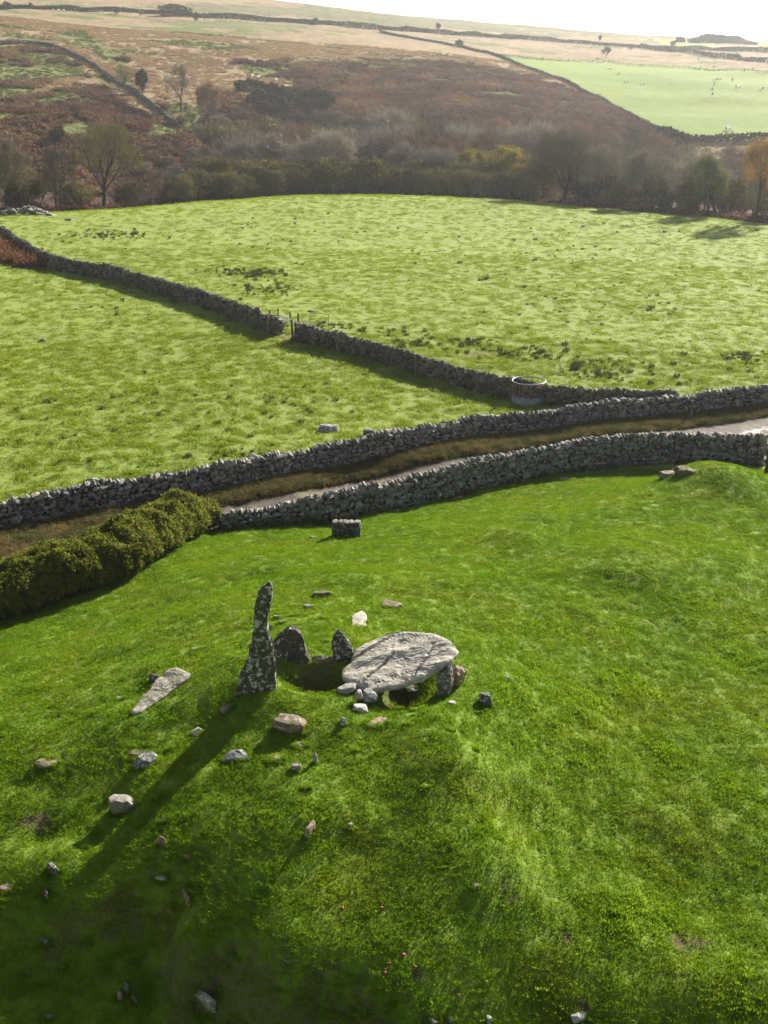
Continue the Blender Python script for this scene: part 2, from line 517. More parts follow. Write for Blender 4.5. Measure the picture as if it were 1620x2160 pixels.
M_RUSTY = simple_mat('rusty_steel', (.13, .065, .035), .8, .3, .2, 18, .4)
M_WOOL = blade_mat('wool', (.85, .83, .78), .5, .02)
M_FACE = simple_mat('sheep_face', (.10, .09, .08), .9, .05, 0, 12, .2)
M_CORE = simple_mat('wall_fill', (.05, .047, .04), .95, .1, 0, 5, .4)
M_SOIL = simple_mat('bare_soil', (.055, .035, .02), .95, .1, 0, 20, .45, .02)

def stone_mat(name, lo, hi, lichen=.5, moss=.3, wc=None, scale=1.0, bump=.012, strata=0.0, coord='Object'):
    m, n, l, b = new_mat(name)
    pos = n.new('ShaderNodeNewGeometry')
    vec = n.new('ShaderNodeTexCoord').outputs['Object'] if coord == 'Object' else pos.outputs['Position']
    oi = n.new('ShaderNodeObjectInfo').outputs['Random']
    rnd = nmath(n, l, 'FRACT', nmath(n, l, 'ADD', oi, pos.outputs['Random Per Island']))
    ofs = n.new('ShaderNodeVectorMath'); ofs.operation = 'ADD'
    cmb = n.new('ShaderNodeCombineXYZ')
    for k_, s_ in enumerate(('X', 'Y', 'Z')):
        l.new(nmath(n, l, 'MULTIPLY', rnd, 17.0 + 9 * k_), cmb.inputs[s_])
    l.new(vec, ofs.inputs[0]); l.new(cmb.outputs[0], ofs.inputs[1])
    v = ofs.outputs[0]
    f1 = nnoise(n, l, v, 5 * scale, 8, .7)
    base = nramp(n, l, f1, [(.3, lo), (.7, hi)])
    tint = nramp(n, l, rnd, [(0, (.42, .41, .38)), (.5, (.95, .92, .88)), (1, (1.9, 1.85, 1.75))])
    base = nmix(n, l, 1.0, base, tint, 'MULTIPLY')
    lf = nramp(n, l, nnoise(n, l, v, 8.5 * scale, 4, .75), BW(.60 - .14 * lichen, .66 - .10 * lichen))
    base = nmix(n, l, nmath(n, l, 'MULTIPLY', lf, .8), base, (.50, .515, .485))
    yl = nramp(n, l, nnoise(n, l, v, 16 * scale, 3, .6), BW(.68, .73))
    base = nmix(n, l, nmath(n, l, 'MULTIPLY', yl, .5), base, (.25, .22, .07))
    sep = n.new('ShaderNodeSeparateXYZ'); l.new(pos.outputs['Normal'], sep.inputs[0])
    mo = nmath(n, l, 'MULTIPLY', nramp(n, l, sep.outputs['Z'], BW(.1, .9)), nramp(n, l, nnoise(n, l, v, 3.2 * scale, 6, .7), BW(.62 - .25 * moss, .72 - .2 * moss)))
    base = nmix(n, l, nmath(n, l, 'MULTIPLY', mo, min(1, moss * 1.6)), base, (.085, .09, .022))
    l.new(base, b.inputs['Base Color'])
    b.inputs['Roughness'].default_value = .85
    b.inputs['Specular IOR Level'].default_value = .25
    h = nmath(n, l, 'ADD', nnoise(n, l, v, 12 * scale, 8, .7), nmath(n, l, 'MULTIPLY', nnoise(n, l, v, 45 * scale, 4, .7), .35))
    if strata:
        st = n.new('ShaderNodeMapping'); st.inputs['Scale'].default_value = (1.2, 1.2, 26); l.new(v, st.inputs['Vector'])
        h = nmath(n, l, 'ADD', h, nmath(n, l, 'MULTIPLY', nnoise(n, l, st.outputs[0], 1.5, 4, .6), strata))
    bp = n.new('ShaderNodeBump'); bp.inputs['Distance'].default_value = bump; bp.inputs['Strength'].default_value = 1
    l.new(h, bp.inputs['Height']); l.new(bp.outputs[0], b.inputs['Normal'])
    return m
M_WALL = stone_mat('wall_stone', (.05, .046, .038), (.20, .185, .155), .62, .15, bump=.03)
M_WALLF = stone_mat('wall_stone_mossy', (.055, .05, .036), (.16, .145, .105), .25, .4, bump=.02)
M_MEGA = stone_mat('grey_megalith', (.06, .056, .043), (.16, .15, .12), .55, .35, scale=.9, bump=.03)
M_MEGAD = stone_mat('dark_megalith', (.055, .052, .044), (.135, .13, .115), .22, .25, scale=.9, bump=.03)
M_CAP = stone_mat('pale_capstone', (.12, .112, .09), (.40, .372, .315), .55, .22, scale=1.0, bump=.03, strata=.5)
M_PALE = stone_mat('pale_rock', (.16, .145, .12), (.36, .33, .285), .35, .15, scale=1.5, bump=.015)
M_BROWN = stone_mat('brown_rock', (.12, .085, .06), (.25, .19, .145), .3, .5, scale=1.5, bump=.015)
M_PINK = stone_mat('reddish_rock', (.15, .10, .075), (.33, .24, .20), .2, .2, scale=1.5, bump=.015)
M_GREY = stone_mat('grey_rock', (.085, .085, .08), (.22, .22, .21), .5, .15, scale=1.5, bump=.015)
M_MOSSY = stone_mat('mossy_rock', (.10, .085, .05), (.2, .17, .11), .2, .95, scale=1.5, bump=.015)
TONES = {'pale': M_PALE, 'brown': M_BROWN, 'pink': M_PINK, 'grey': M_GREY, 'mossy': M_MOSSY, 'dark': M_MEGAD, 'soil': M_SOIL}

# ------------------------------------------------------------------ lines that divide the place
WLB = [Vector(by_z(a_, b_, 3.1)) for a_, b_ in WALLB_PX]
for q in WLB: q.z = gz(q.x, q.y)
WLA = [at(*q) for q in WALLA_PX]
def xline(pts):
    xs, ys = [p[0] for p in pts], [p[1] for p in pts]
    return lambda x: np.interp(x, xs, ys)
_left = [Vector((-60, 26, 0)), by_z(-80, 1262, 3.2), by_z(0, 1240, 3.1), by_z(200, 1185, 3.0)]
yB = xline([Vector(p) for p in _left] + WLB + [WLB[-1] + Vector((30, 9, 0))])
yA = xline([Vector((-60, WLA[0][1] - 10, 0))] + WLA + [WLA[-1] + Vector((30, 9, 0))])
TRACK_PX = [(-200,1262),(0,1215),(250,1140),(400,1083),(470,1063),(600,1036),(700,1011),(850,978),(1100,944),(1300,918),(1480,902),(1620,892),(1800,876)]
yT = xline([by_z(q[0], q[1], 2.95) for q in TRACK_PX])
WC1_PX = [(-70,478),(0,505),(60,545),(90,560),(115,570),(160,578),(230,590),(300,612),(375,632),(450,656),(530,690),(565,702),(583,707)]
WC2_PX = [(617,717),(660,728),(720,742),(760,752),(810,768),(875,789),(941,808),(1003,826),(1072,840),(1160,855),(1240,862),(1330,867),(1425,864)]
WC1 = [at(*q) for q in WC1_PX]
WC2 = [at(*q) for q in WC2_PX]
GREEN_PX = [(1050,119),(1100,141),(1200,176),(1270,211),(1330,246),(1390,276),(1460,298),(1700,298),(1700,154),(1620,148),(1330,133)]

# colours of the hillside, by the vegetation that grows there
def warp(px, py, x, y):
    a = fbm2(x / 14, y / 14, 4, 41) * 24 + fbm2(x / 45, y / 45, 3, 43) * 16
    b = fbm2(x / 14 + 50, y / 14, 4, 45) * 8 + fbm2(x / 45, y / 45 + 90, 3, 47) * 12
    a = a + fbm2(x / 4, y / 4, 3, 42) * 14; b = b + fbm2(x / 4, y / 3, 3, 46) * 7
    return px + a, py + b
BR_R = [(600,150),(640,128),(700,130),(800,143),(870,138),(1000,148),(1130,165),(1220,190),(1330,250),(1400,290),(1420,420),(300,420),(350,262),(420,215),(470,190),(520,215),(620,190)]
BR_L = [(-80,200),(0,210),(100,195),(160,175),(210,182),(260,220),(330,250),(420,320),(420,440),(-80,440)]
GR = [[(500,128),(620,118),(800,122),(950,128),(1110,150),(1160,172),(1000,150),(800,145),(640,160),(560,165)],
      [(-60,92),(100,92),(150,120),(190,150),(120,165),(60,200),(-60,210)], [(300,210),(400,215),(420,245),(330,235)], [(100,65),(190,70),(260,110),(260,145),(170,100)],
      [(260,300),(400,300),(400,320),(260,320)], [(320,42),(500,50),(650,62),(650,70),(400,60)]]
def veg(px, py, x, y):
    """0 straw, 1 bracken, 2 rough green, 3 sown green field, 4 far olive moor"""
    wx, wy = warp(px, py, x, y)
    k = np.zeros(px.shape, int)
    skyline = np.interp(px, [0, 400, 810, 1620], [10, 28, 58, 100])
    k[wy < skyline - 4] = 4
    k[(px < 640) & (wy < 14)] = 0
    for g in GR: k[in_poly(wx, wy, g)] = 2
    k[in_poly(wx, wy, BR_R) | in_poly(wx, wy, BR_L)] = 1
    speck = fbm2(x / 7, y / 7, 4, 61)
    k[(k == 1) & (speck > np.where(px < 430, .20, .36))] = 2
    k[(k == 2) & (speck < -.22) & (py > 100)] = 1
    k[(k == 0) & (fbm2(x / 22, y / 12, 4, 67) > .30)] = 2
    k[(k == 2) & (py > 285)] = 1
    k[in_poly(px, py, GREEN_PX)] = 3
    k[in_poly(px, py, [(1370,82),(1500,86),(1510,98),(1400,94)]) | in_poly(px, py, [(1560,90),(1700,82),(1700,96),(1580,96)])] = 3
    k[(py > 405)] = 1
    return k
VCOL = np.array([(.27, .20, .115), (.075, .042, .030), (.14, .155, .045), (.235, .285, .055), (.15, .14, .065)])

# ------------------------------------------------------------------ terrain sheets
PXg, PYg = project(GX, GY, GZ)
fc = lambda a: (a[:-1, :-1] + a[1:, :-1] + a[:-1, 1:] + a[1:, 1:]) / 4
cx, cy = fc(GX), fc(GY)
cr_, caz = np.hypot(cx, cy), (AZ[:-1, :-1] + AZ[1:, 1:]) / 2
cpx, cpy = fc(PXg), fc(PYg)
CREST_R = lambda az: np.interp(az, [-.5, -.33, -.2, 0, .15, .33, .5], [150, 139, 152, 168, 160, 143, 140])
reg = np.full(cx.shape, 5)
front = np.abs(caz) < .75
reg[cy < yA(cx)] = 1
reg[(cy < yB(cx)) | (np.abs(caz) > 1.2)] = 0
fieldm = (cy >= yA(cx)) & (cr_ < CREST_R(caz))
cpl = WC1 + WC2
cyC = np.interp(cx, [p[0] for p in cpl], [p[1] for p in cpl])
reg[fieldm & (cy < cyC)] = 2
reg[fieldm & (cy >= cyC)] = 3
gf = in_poly(cpx, cpy, GREEN_PX) & (cr_ > 240) & (cr_ < 620)
reg[gf] = 4
reg[(cr_ > 60) & ~front & (reg < 4)] = 0

SOILPX = [(600,712,1.3),(620,708,1.1),(655,684,1.0),(640,678,.8),(90,1735,.35),(60,1730,.25),(1430,1985,.28),(1475,1990,.22),(1440,2000,.2),(1285,2012,.16),(1195,1975,.16),
          (1125,1075,.16),(925,1236,.18),(885,1233,.1),(1475,1199,.12),(1525,1278,.2),(1520,1262,.14),(155,1192,.25),(548,1173,.16),(640,1560,.0),(1225,2140,.3),(1600,1720,.07),
          (1150,1652,.10),(1275,1318,.1),(1575,1242,.15),(1350,1225,.12),(1390,1340,.1),(655,1440,.7),(840,1452,.8),(450,2090,.22),(880,2060,.1),(1010,745,1.2)]
soil = np.zeros(GX.shape)
for a, b, r_ in SOILPX:
    if r_ <= 0: continue
    p = at(a, b)
    d = np.hypot(GX - p[0], GY - p[1]) / r_ + fbm2(GX / (r_ * .6), GY / (r_ * .6), 3, 71) * .6
    soil = np.maximum(soil, np.clip(1.25 - d, 0, 1))
dzr = np.gradient(GZ, axis=0) / np.maximum(np.gradient(RR, axis=0), 1e-6)
dza = np.gradient(GZ, axis=1) / np.maximum(RR * np.gradient(AZ, axis=1), 1e-6)
slope = np.hypot(dzr, dza)
soil = np.maximum(soil, np.clip((slope - .95 + 1.1 * fbm2(GX / .22, GY / .22, 4, 73)) * 1.8, 0, .7) * (RR < 40))
trackm = np.clip((GY - yB(GX) - .3) * 3, 0, 1) * np.clip((yT(GX) - GY + .25 * fbm2(GX / .8, GY / .8, 3, 75)) * 3, 0, 1)
vk = veg(PXg, PYg, GX, GY)
vcol = VCOL[vk]
vn = (fbm2(GX / 3.1, GY / 3.1, 4, 81) * .35 + fbm2(GX / 25, GY / 25, 3, 83) * .18)[..., None]
vcol = vcol * (1 + vn * np.where((vk == 3)[..., None], .25, 1.0))

def sheet(name, rid, mat, label_kind='structure'):
    m = reg == rid
    ii, jj = np.nonzero(m)
    W = len(azs)
    f = np.stack([ii * W + jj, ii * W + jj + 1, (ii + 1) * W + jj + 1, (ii + 1) * W + jj], 1)
    used, inv = np.unique(f, return_inverse=True)
    v = np.stack([GX.ravel()[used], GY.ravel()[used], GZ.ravel()[used]], 1)
    me = np_mesh(name, v, inv.reshape(f.shape), True)
    for nm, arr in (('soil', soil), ('track', trackm)):
        a = me.attributes.new(nm, 'FLOAT', 'POINT'); a.data.foreach_set('value', arr.ravel()[used].astype(np.float32))
    a = me.attributes.new('veg', 'FLOAT_COLOR', 'POINT')
    q = np.concatenate([vcol.reshape(-1, 3)[used], np.ones((len(used), 1))], 1).astype(np.float32)
    a.data.foreach_set('color', q.ravel())
    o = link(name, me, mat)
    o['kind'] = label_kind
    return o
def hill_mat(name, bump):
    m, n, l, b = new_mat(name)
    g = n.new('ShaderNodeNewGeometry').outputs['Position']
    a = n.new('ShaderNodeAttribute'); a.attribute_name = 'veg'
    k = nramp(n, l, nnoise(n, l, g, .8, 6, .7), [(.3, (.62, .62, .6)), (.7, (1.3, 1.3, 1.25))])
    l.new(nmix(n, l, 1.0, a.outputs['Color'], k, 'MULTIPLY'), b.inputs['Base Color'])
    b.inputs['Roughness'].default_value = .95
    b.inputs['Specular IOR Level'].default_value = .1
    if bump:
        bp = n.new('ShaderNodeBump'); bp.inputs['Distance'].default_value = bump; bp.inputs['Strength'].default_value = 1
        l.new(nnoise(n, l, g, .9, 6, .65), bp.inputs['Height']); l.new(bp.outputs[0], b.inputs['Normal'])
    return m
M_HILL = hill_mat('moorland', 1.1)
def field_mat():
    m, n, l, b = new_mat('sown_grass')
    g = n.new('ShaderNodeNewGeometry').outputs['Position']
    c = nramp(n, l, nnoise(n, l, g, .02, 4, .6), [(.35, (.11, .18, .014)), (.65, (.155, .21, .022))])
    c2 = nramp(n, l, nnoise(n, l, g, .5, 6, .7), [(.3, (.78, .80, .75)), (.7, (1.2, 1.18, 1.15))])
    l.new(nmix(n, l, 1.0, c, c2, 'MULTIPLY'), b.inputs['Base Color'])
    b.inputs['Roughness'].default_value = .95; b.inputs['Specular IOR Level'].default_value = .1
    return m
def lane_mat():
    m, n, l, b = new_mat('lane_gravel')
    g = n.new('ShaderNodeNewGeometry').outputs['Position']
    a = n.new('ShaderNodeAttribute'); a.attribute_name = 'track'
    grass = nramp(n, l, nnoise(n, l, g, 1.2, 6, .7), [(.3, (.05, .075, .015)), (.7, (.15, .13, .045))])
    v = n.new('ShaderNodeTexVoronoi'); v.inputs['Scale'].default_value = 22; l.new(g, v.inputs['Vector'])
    grav = nramp(n, l, nnoise(n, l, g, 16, 6, .8), [(.3, (.034, .019, .013)), (.7, (.085, .050, .036))])
    grav = nmix(n, l, .35, grav, v.outputs['Color'], 'MULTIPLY')
    strip = nramp(n, l, nnoise(n, l, g, .9, 5, .7), BW(.52, .58))
    grav = nmix(n, l, nmath(n, l, 'MULTIPLY', strip, .7), grav, (.13, .12, .035))
    l.new(nmix(n, l, a.outputs['Fac'], grass, grav), b.inputs['Base Color'])
    wet = nramp(n, l, nnoise(n, l, g, .55, 4, .6), BW(.54, .62))
    sx = n.new('ShaderNodeSeparateXYZ'); l.new(g, sx.inputs[0])
    wx = nmath(n, l, 'MULTIPLY', nmath(n, l, 'MULTIPLY', nmath(n, l, 'SUBTRACT', sx.outputs['X'], 16.5), .4, True), wet)
    wx = nmath(n, l, 'MULTIPLY', wx, a.outputs['Fac'])
    mr = nmath(n, l, 'SUBTRACT', .85, nmath(n, l, 'MULTIPLY', wx, .55))
    l.new(mr, b.inputs['Roughness'])
    bp = n.new('ShaderNodeBump'); bp.inputs['Distance'].default_value = .03; bp.inputs['Strength'].default_value = 1
    l.new(nnoise(n, l, g, 18, 5, .7), bp.inputs['Height']); l.new(bp.outputs[0], b.inputs['Normal'])
    return m
sheet('knoll_turf', 0, M_TURF)
sheet('lane', 1, lane_mat())
sheet('left_pasture', 2, M_PAST)
sheet('far_pasture', 3, M_PAST)
sheet('green_hill_field', 4, field_mat())
sheet('hillside', 5, M_HILL)

# ------------------------------------------------------------------ stones
def hull_stone(seed, k=11, sq=(1, 1, 1)):
    r = random.Random(seed)
    bm = bmesh.new()
    for _ in range(k):
        v = Vector((r.gauss(0, 1), r.gauss(0, 1), r.gauss(0, 1))).normalized()
        m = max(abs(v.x), abs(v.y), abs(v.z))
        v = v * (1 / m) ** .55 * .5
        bm.verts.new((v.x * sq[0], v.y * sq[1], v.z * sq[2]))
    bmesh.ops.convex_hull(bm, input=bm.verts)
    bmesh.ops.delete(bm, geom=[v for v in bm.verts if not v.link_faces], context='VERTS')
    bmesh.ops.triangulate(bm, faces=bm.faces)
    bmesh.ops.recalc_face_normals(bm, faces=bm.faces)
    v = np.array([q.co[:] for q in bm.verts]); bm.verts.index_update()
    f = np.array([[a.index for a in q.verts] for q in bm.faces])
    bm.free()
    v = v - (v.max(0) + v.min(0)) / 2
    v = v / (v.max(0) - v.min(0))
    return v, f
STONES = [hull_stone(100 + i, 15) for i in range(16)]
_stone_me = {}
def stone_mesh(i, mat):
    k = (i, mat.name)
    if k not in _stone_me:
        me = np_mesh('stone', STONES[i][0], STONES[i][1]); me.materials.append(mat)
        _stone_me[k] = me
    return _stone_me[k]

def dry_wall(name, label, pts, hs, mat, w0=.62, w1=.42, size=1.0, individuals=300, cat='stone wall', seed=1, back=True, group=None):
    r = random.Random(seed)
    P_ = [Vector((p[0], p[1], 0)) for p in pts]
    L = [0]
    for a, b in zip(P_, P_[1:]): L.append(L[-1] + (b - a).length)
    def pos(s):
        s = min(max(s, 0), L[-1])
        i = max(0, min(len(L) - 2, next((k for k in range(len(L) - 1) if L[k + 1] >= s), len(L) - 2)))
        t = (s - L[i]) / (L[i + 1] - L[i])
        p = P_[i].lerp(P_[i + 1], t)
        # smoothed tangent
        d = (P_[i + 1] - P_[i]).normalized()
        if t > .5 and i + 2 < len(P_): d = d.lerp((P_[i + 2] - P_[i + 1]).normalized(), t - .5)
        elif t <= .5 and i > 0: d = d.lerp((P_[i] - P_[i - 1]).normalized(), .5 - t)
        d.normalize()
        return p, d, hs[i] * (1 - t) + hs[i + 1] * t
    mid = pos(L[-1] / 2)[0]
    mid.z = gz(mid.x, mid.y)
    root = empty(name, mid)
    tag(root, label, cat, group)
    items = []
    def put(s, off, z, dims, yaw=0, roll=0, pitch=0, face=1):
        p, d, h = pos(s)
        nrm = Vector((d.y, -d.x, 0))
        q = p + nrm * off
        base = gz(p.x - nrm.x * w0 / 2, p.y - nrm.y * w0 / 2)
        rot = Euler((pitch, roll, math.atan2(d.y, d.x) + yaw))
        items.append((Vector((q.x, q.y, base + z)), rot, dims, r.randrange(16), face))
    def hv(s): return pos(s)[2] + .05 * math.sin(s * .9 + seed) + .04 * math.sin(s * 2.3)
    for face in ((1, -1) if back else (1,)):
        for row in range(40):
            z = row * .185 * size
            if z > max(hs) - .2: break
            s = r.random() * .3
            while s < L[-1]:
                w = r.uniform(.15, .42) * size * (1.25 if face < 0 else 1)
                hh = hv(s)
                if z < hh - .27 * size:
                    t = z / hh
                    half = (w0 * (1 - t) + w1 * t) / 2
                    dh = r.uniform(.15, .30) * size
                    if r.random() < .07: dh *= 1.6; w *= 1.3
                    off = (-w0 / 2 + face * (half - .12)) + r.uniform(-.06, .06)
                    put(s + w / 2, off, z + dh * .35 + r.uniform(-.03, .03), (w * 1.04, .34, dh * 1.06), r.uniform(-.2, .2), r.uniform(-.5, .5), r.uniform(-.15, .15), face)
                s += w * .96
    s = .05
    while s < L[-1]:
        w = r.uniform(.11, .24) * size
        if r.random() < .1: w *= 1.6
        h = r.uniform(.22, .36) * size
        put(s + w / 2, -w0 / 2 + r.uniform(-.04, .04), hv(s) - .24 * size + h * .3, (w * 1.15, w1 * r.uniform(.8, 1.1), h), r.uniform(-.12, .12), r.uniform(-.35, .35), r.uniform(-.12, .12), 2)
        s += w * .97
    # the stones that show largest are parts of their own
    score = []
    for k, (q, rot, dims, vi, face) in enumerate(items):
        ppx, ppy = project(q.x, q.y, q.z)
        vis = face > 0 and -15 < ppx < 1635 and ppy < 2160
        score.append((dims[0] * dims[2] * scale_at(q) ** 2 if vis else -1, k))
    score.sort(reverse=True)
    single = {k for s_, k in score[:individuals] if s_ > 60}
    vs, fs, nv = [], [], 0
    for k, (q, rot, dims, vi, face) in enumerate(items):
        if k in single:
            o = link('stone', stone_mesh(vi, mat), None, root)
            o.location = q - mid; o.rotation_euler = rot; o.scale = dims
        else:
            v, f = STONES[vi]
            M = np.array(rot.to_matrix())
            vs.append((v * np.array(dims)) @ M.T + np.array(q - mid)); fs.append(f + nv); nv += len(v)
    o = link('wall_stones', np_mesh('wall_stones', np.concatenate(vs), np.concatenate(fs)), mat, root)
    o['kind'] = 'stuff'
    # earth and small fill between the two faces, coloured dark to shade the joints
    mb = []; fb = []
    k = int(L[-1] / .5) + 2
    for i in range(k):
        p, d, h = pos(L[-1] * i / (k - 1))
        nrm = Vector((d.y, -d.x, 0))
        g0 = gz(p.x - nrm.x * w0 / 2, p.y - nrm.y * w0 / 2)
        for off, z in ((-.12, -.15), (-w0 / 2 + w1 / 2 - .14, h - .22), (-w0 / 2 - w1 / 2 + .14, h - .22), (-w0 + .12, -.15)):
            q = p + nrm * off
            mb.append((q.x - mid.x, q.y - mid.y, g0 + z - mid.z))
    for i in range(k - 1):
        a = i * 4
        for j in range(3): fb.append((a + j, a + 4 + j, a + 5 + j, a + j + 1))
    fb.append((0, 1, 2, 3)); a = (k - 1) * 4; fb.append((a, a + 3, a + 2, a + 1))
    link('rubble_fill', np_mesh('rubble_fill', mb, fb), M_CORE, root)
    return root, pos, L[-1]

dry_wall('dry_stone_wall', 'long dry stone wall on the far side of the lane, running below both pastures', WLA,
         [1.25, 1.25, 1.25, 1.22, 1.22, 1.2, 1.2, 1.15, 1.12, 1.1, 1.1, 1.1], M_WALL, seed=3)
dry_wall('dry_stone_wall', 'dry stone wall nearest the tomb, from the hedge end to the gateway at right', WLB,
         [.72, .8, 1.0, 1.2, 1.3, 1.35, 1.38, 1.42, 1.46, 1.46, 1.42, 1.38], M_WALL, seed=4)
_, posC1, LC1 = dry_wall('dry_stone_wall', 'mossy dry stone wall with timber stakes climbing from the field gap to the left edge', WC1,
         [1.15] * len(WC1), M_WALLF, seed=5, w0=.6, w1=.38)
_, posC2, LC2 = dry_wall('dry_stone_wall', 'mossy dry stone wall from the field gap down past the ring feeder', WC2,
         [1.1] * len(WC2), M_WALLF, seed=6, w0=.6, w1=.38)
def far_wall(px, hts, label, seed, mat=M_WALLF, off=0):
    pts = [at(a, b + off) for a, b in px]
    return dry_wall('dry_stone_wall', label, pts, hts, mat, seed=seed, size=1.9, individuals=0, w0=.9, w1=.7, back=False)
far_wall([(-60,96),(0,96),(60,94),(100,97),(140,113),(200,143),(240,176),(300,213),(350,252),(385,282),(412,308)], [1.05] * 11, 'dark stone wall crossing the bracken hillside at upper left', 11)
far_wall([(800,68),(860,80),(930,92),(1000,108),(1050,120),(1100,142),(1150,160),(1200,178),(1270,213),(1330,248),(1390,278),(1450,300)], [1.0] * 12, 'dark wall curving down the edge of the sown green hill field', 12)

# ------------------------------------------------------------------ larger rocks
_ico = {}
def ico(sub):
    if sub not in _ico:
        bm = bmesh.new(); bmesh.ops.create_icosphere(bm, subdivisions=sub, radius=1)
        bm.verts.index_update()
        _ico[sub] = (np.array([v.co[:] for v in bm.verts]), np.array([[v.index for v in f.verts] for f in bm.faces]))
        bm.free()
    return _ico[sub]
def rock_mesh(name, dims, seed, sub=4, cuts=8, rough=.05, sharp=.75):
    """a block bounded by random planes, roughened"""
    v, f = ico(sub)
    v = v.copy()
    r = np.random.default_rng(seed)
    nn = r.normal(size=(cuts, 3)); nn /= np.linalg.norm(nn, axis=1)[:, None]
    nn = np.concatenate([nn, [[0, 0, 1], [0, 0, -1], [1, 0, 0], [-1, 0, 0], [0, 1, 0], [0, -1, 0]] + r.normal(size=(6, 3)) * .15])
    nn /= np.linalg.norm(nn, axis=1)[:, None]
    dd = r.uniform(.5, .95, len(nn)); dd[-12:] = r.uniform(.62, .85, 12)
    dots = v @ nn.T
    lim = np.where(dots > 1e-3, dd / np.maximum(dots, 1e-3), 9)
    rad = np.minimum(lim.min(1), 1.15)
    v = v * rad[:, None]
    v = v / (v.max(0) - v.min(0)) 
    v = v - (v.max(0) + v.min(0)) / 2
    v = v * np.array(dims)
    s = float(np.min(dims)) ** .5 * float(np.max(dims)) ** .5
    nrm = v / (np.linalg.norm(v, axis=1)[:, None] + 1e-9)
    k = fbm3(v / s * 2.6 + seed * 3.1, 4, seed) * rough * s + fbm3(v * np.array([1, 1, 4]) / s * 5 + seed, 3, seed + 9) * rough * s * .4
    v = v + nrm * k[:, None]
    me = np_mesh(name, v, f, False)
    return me

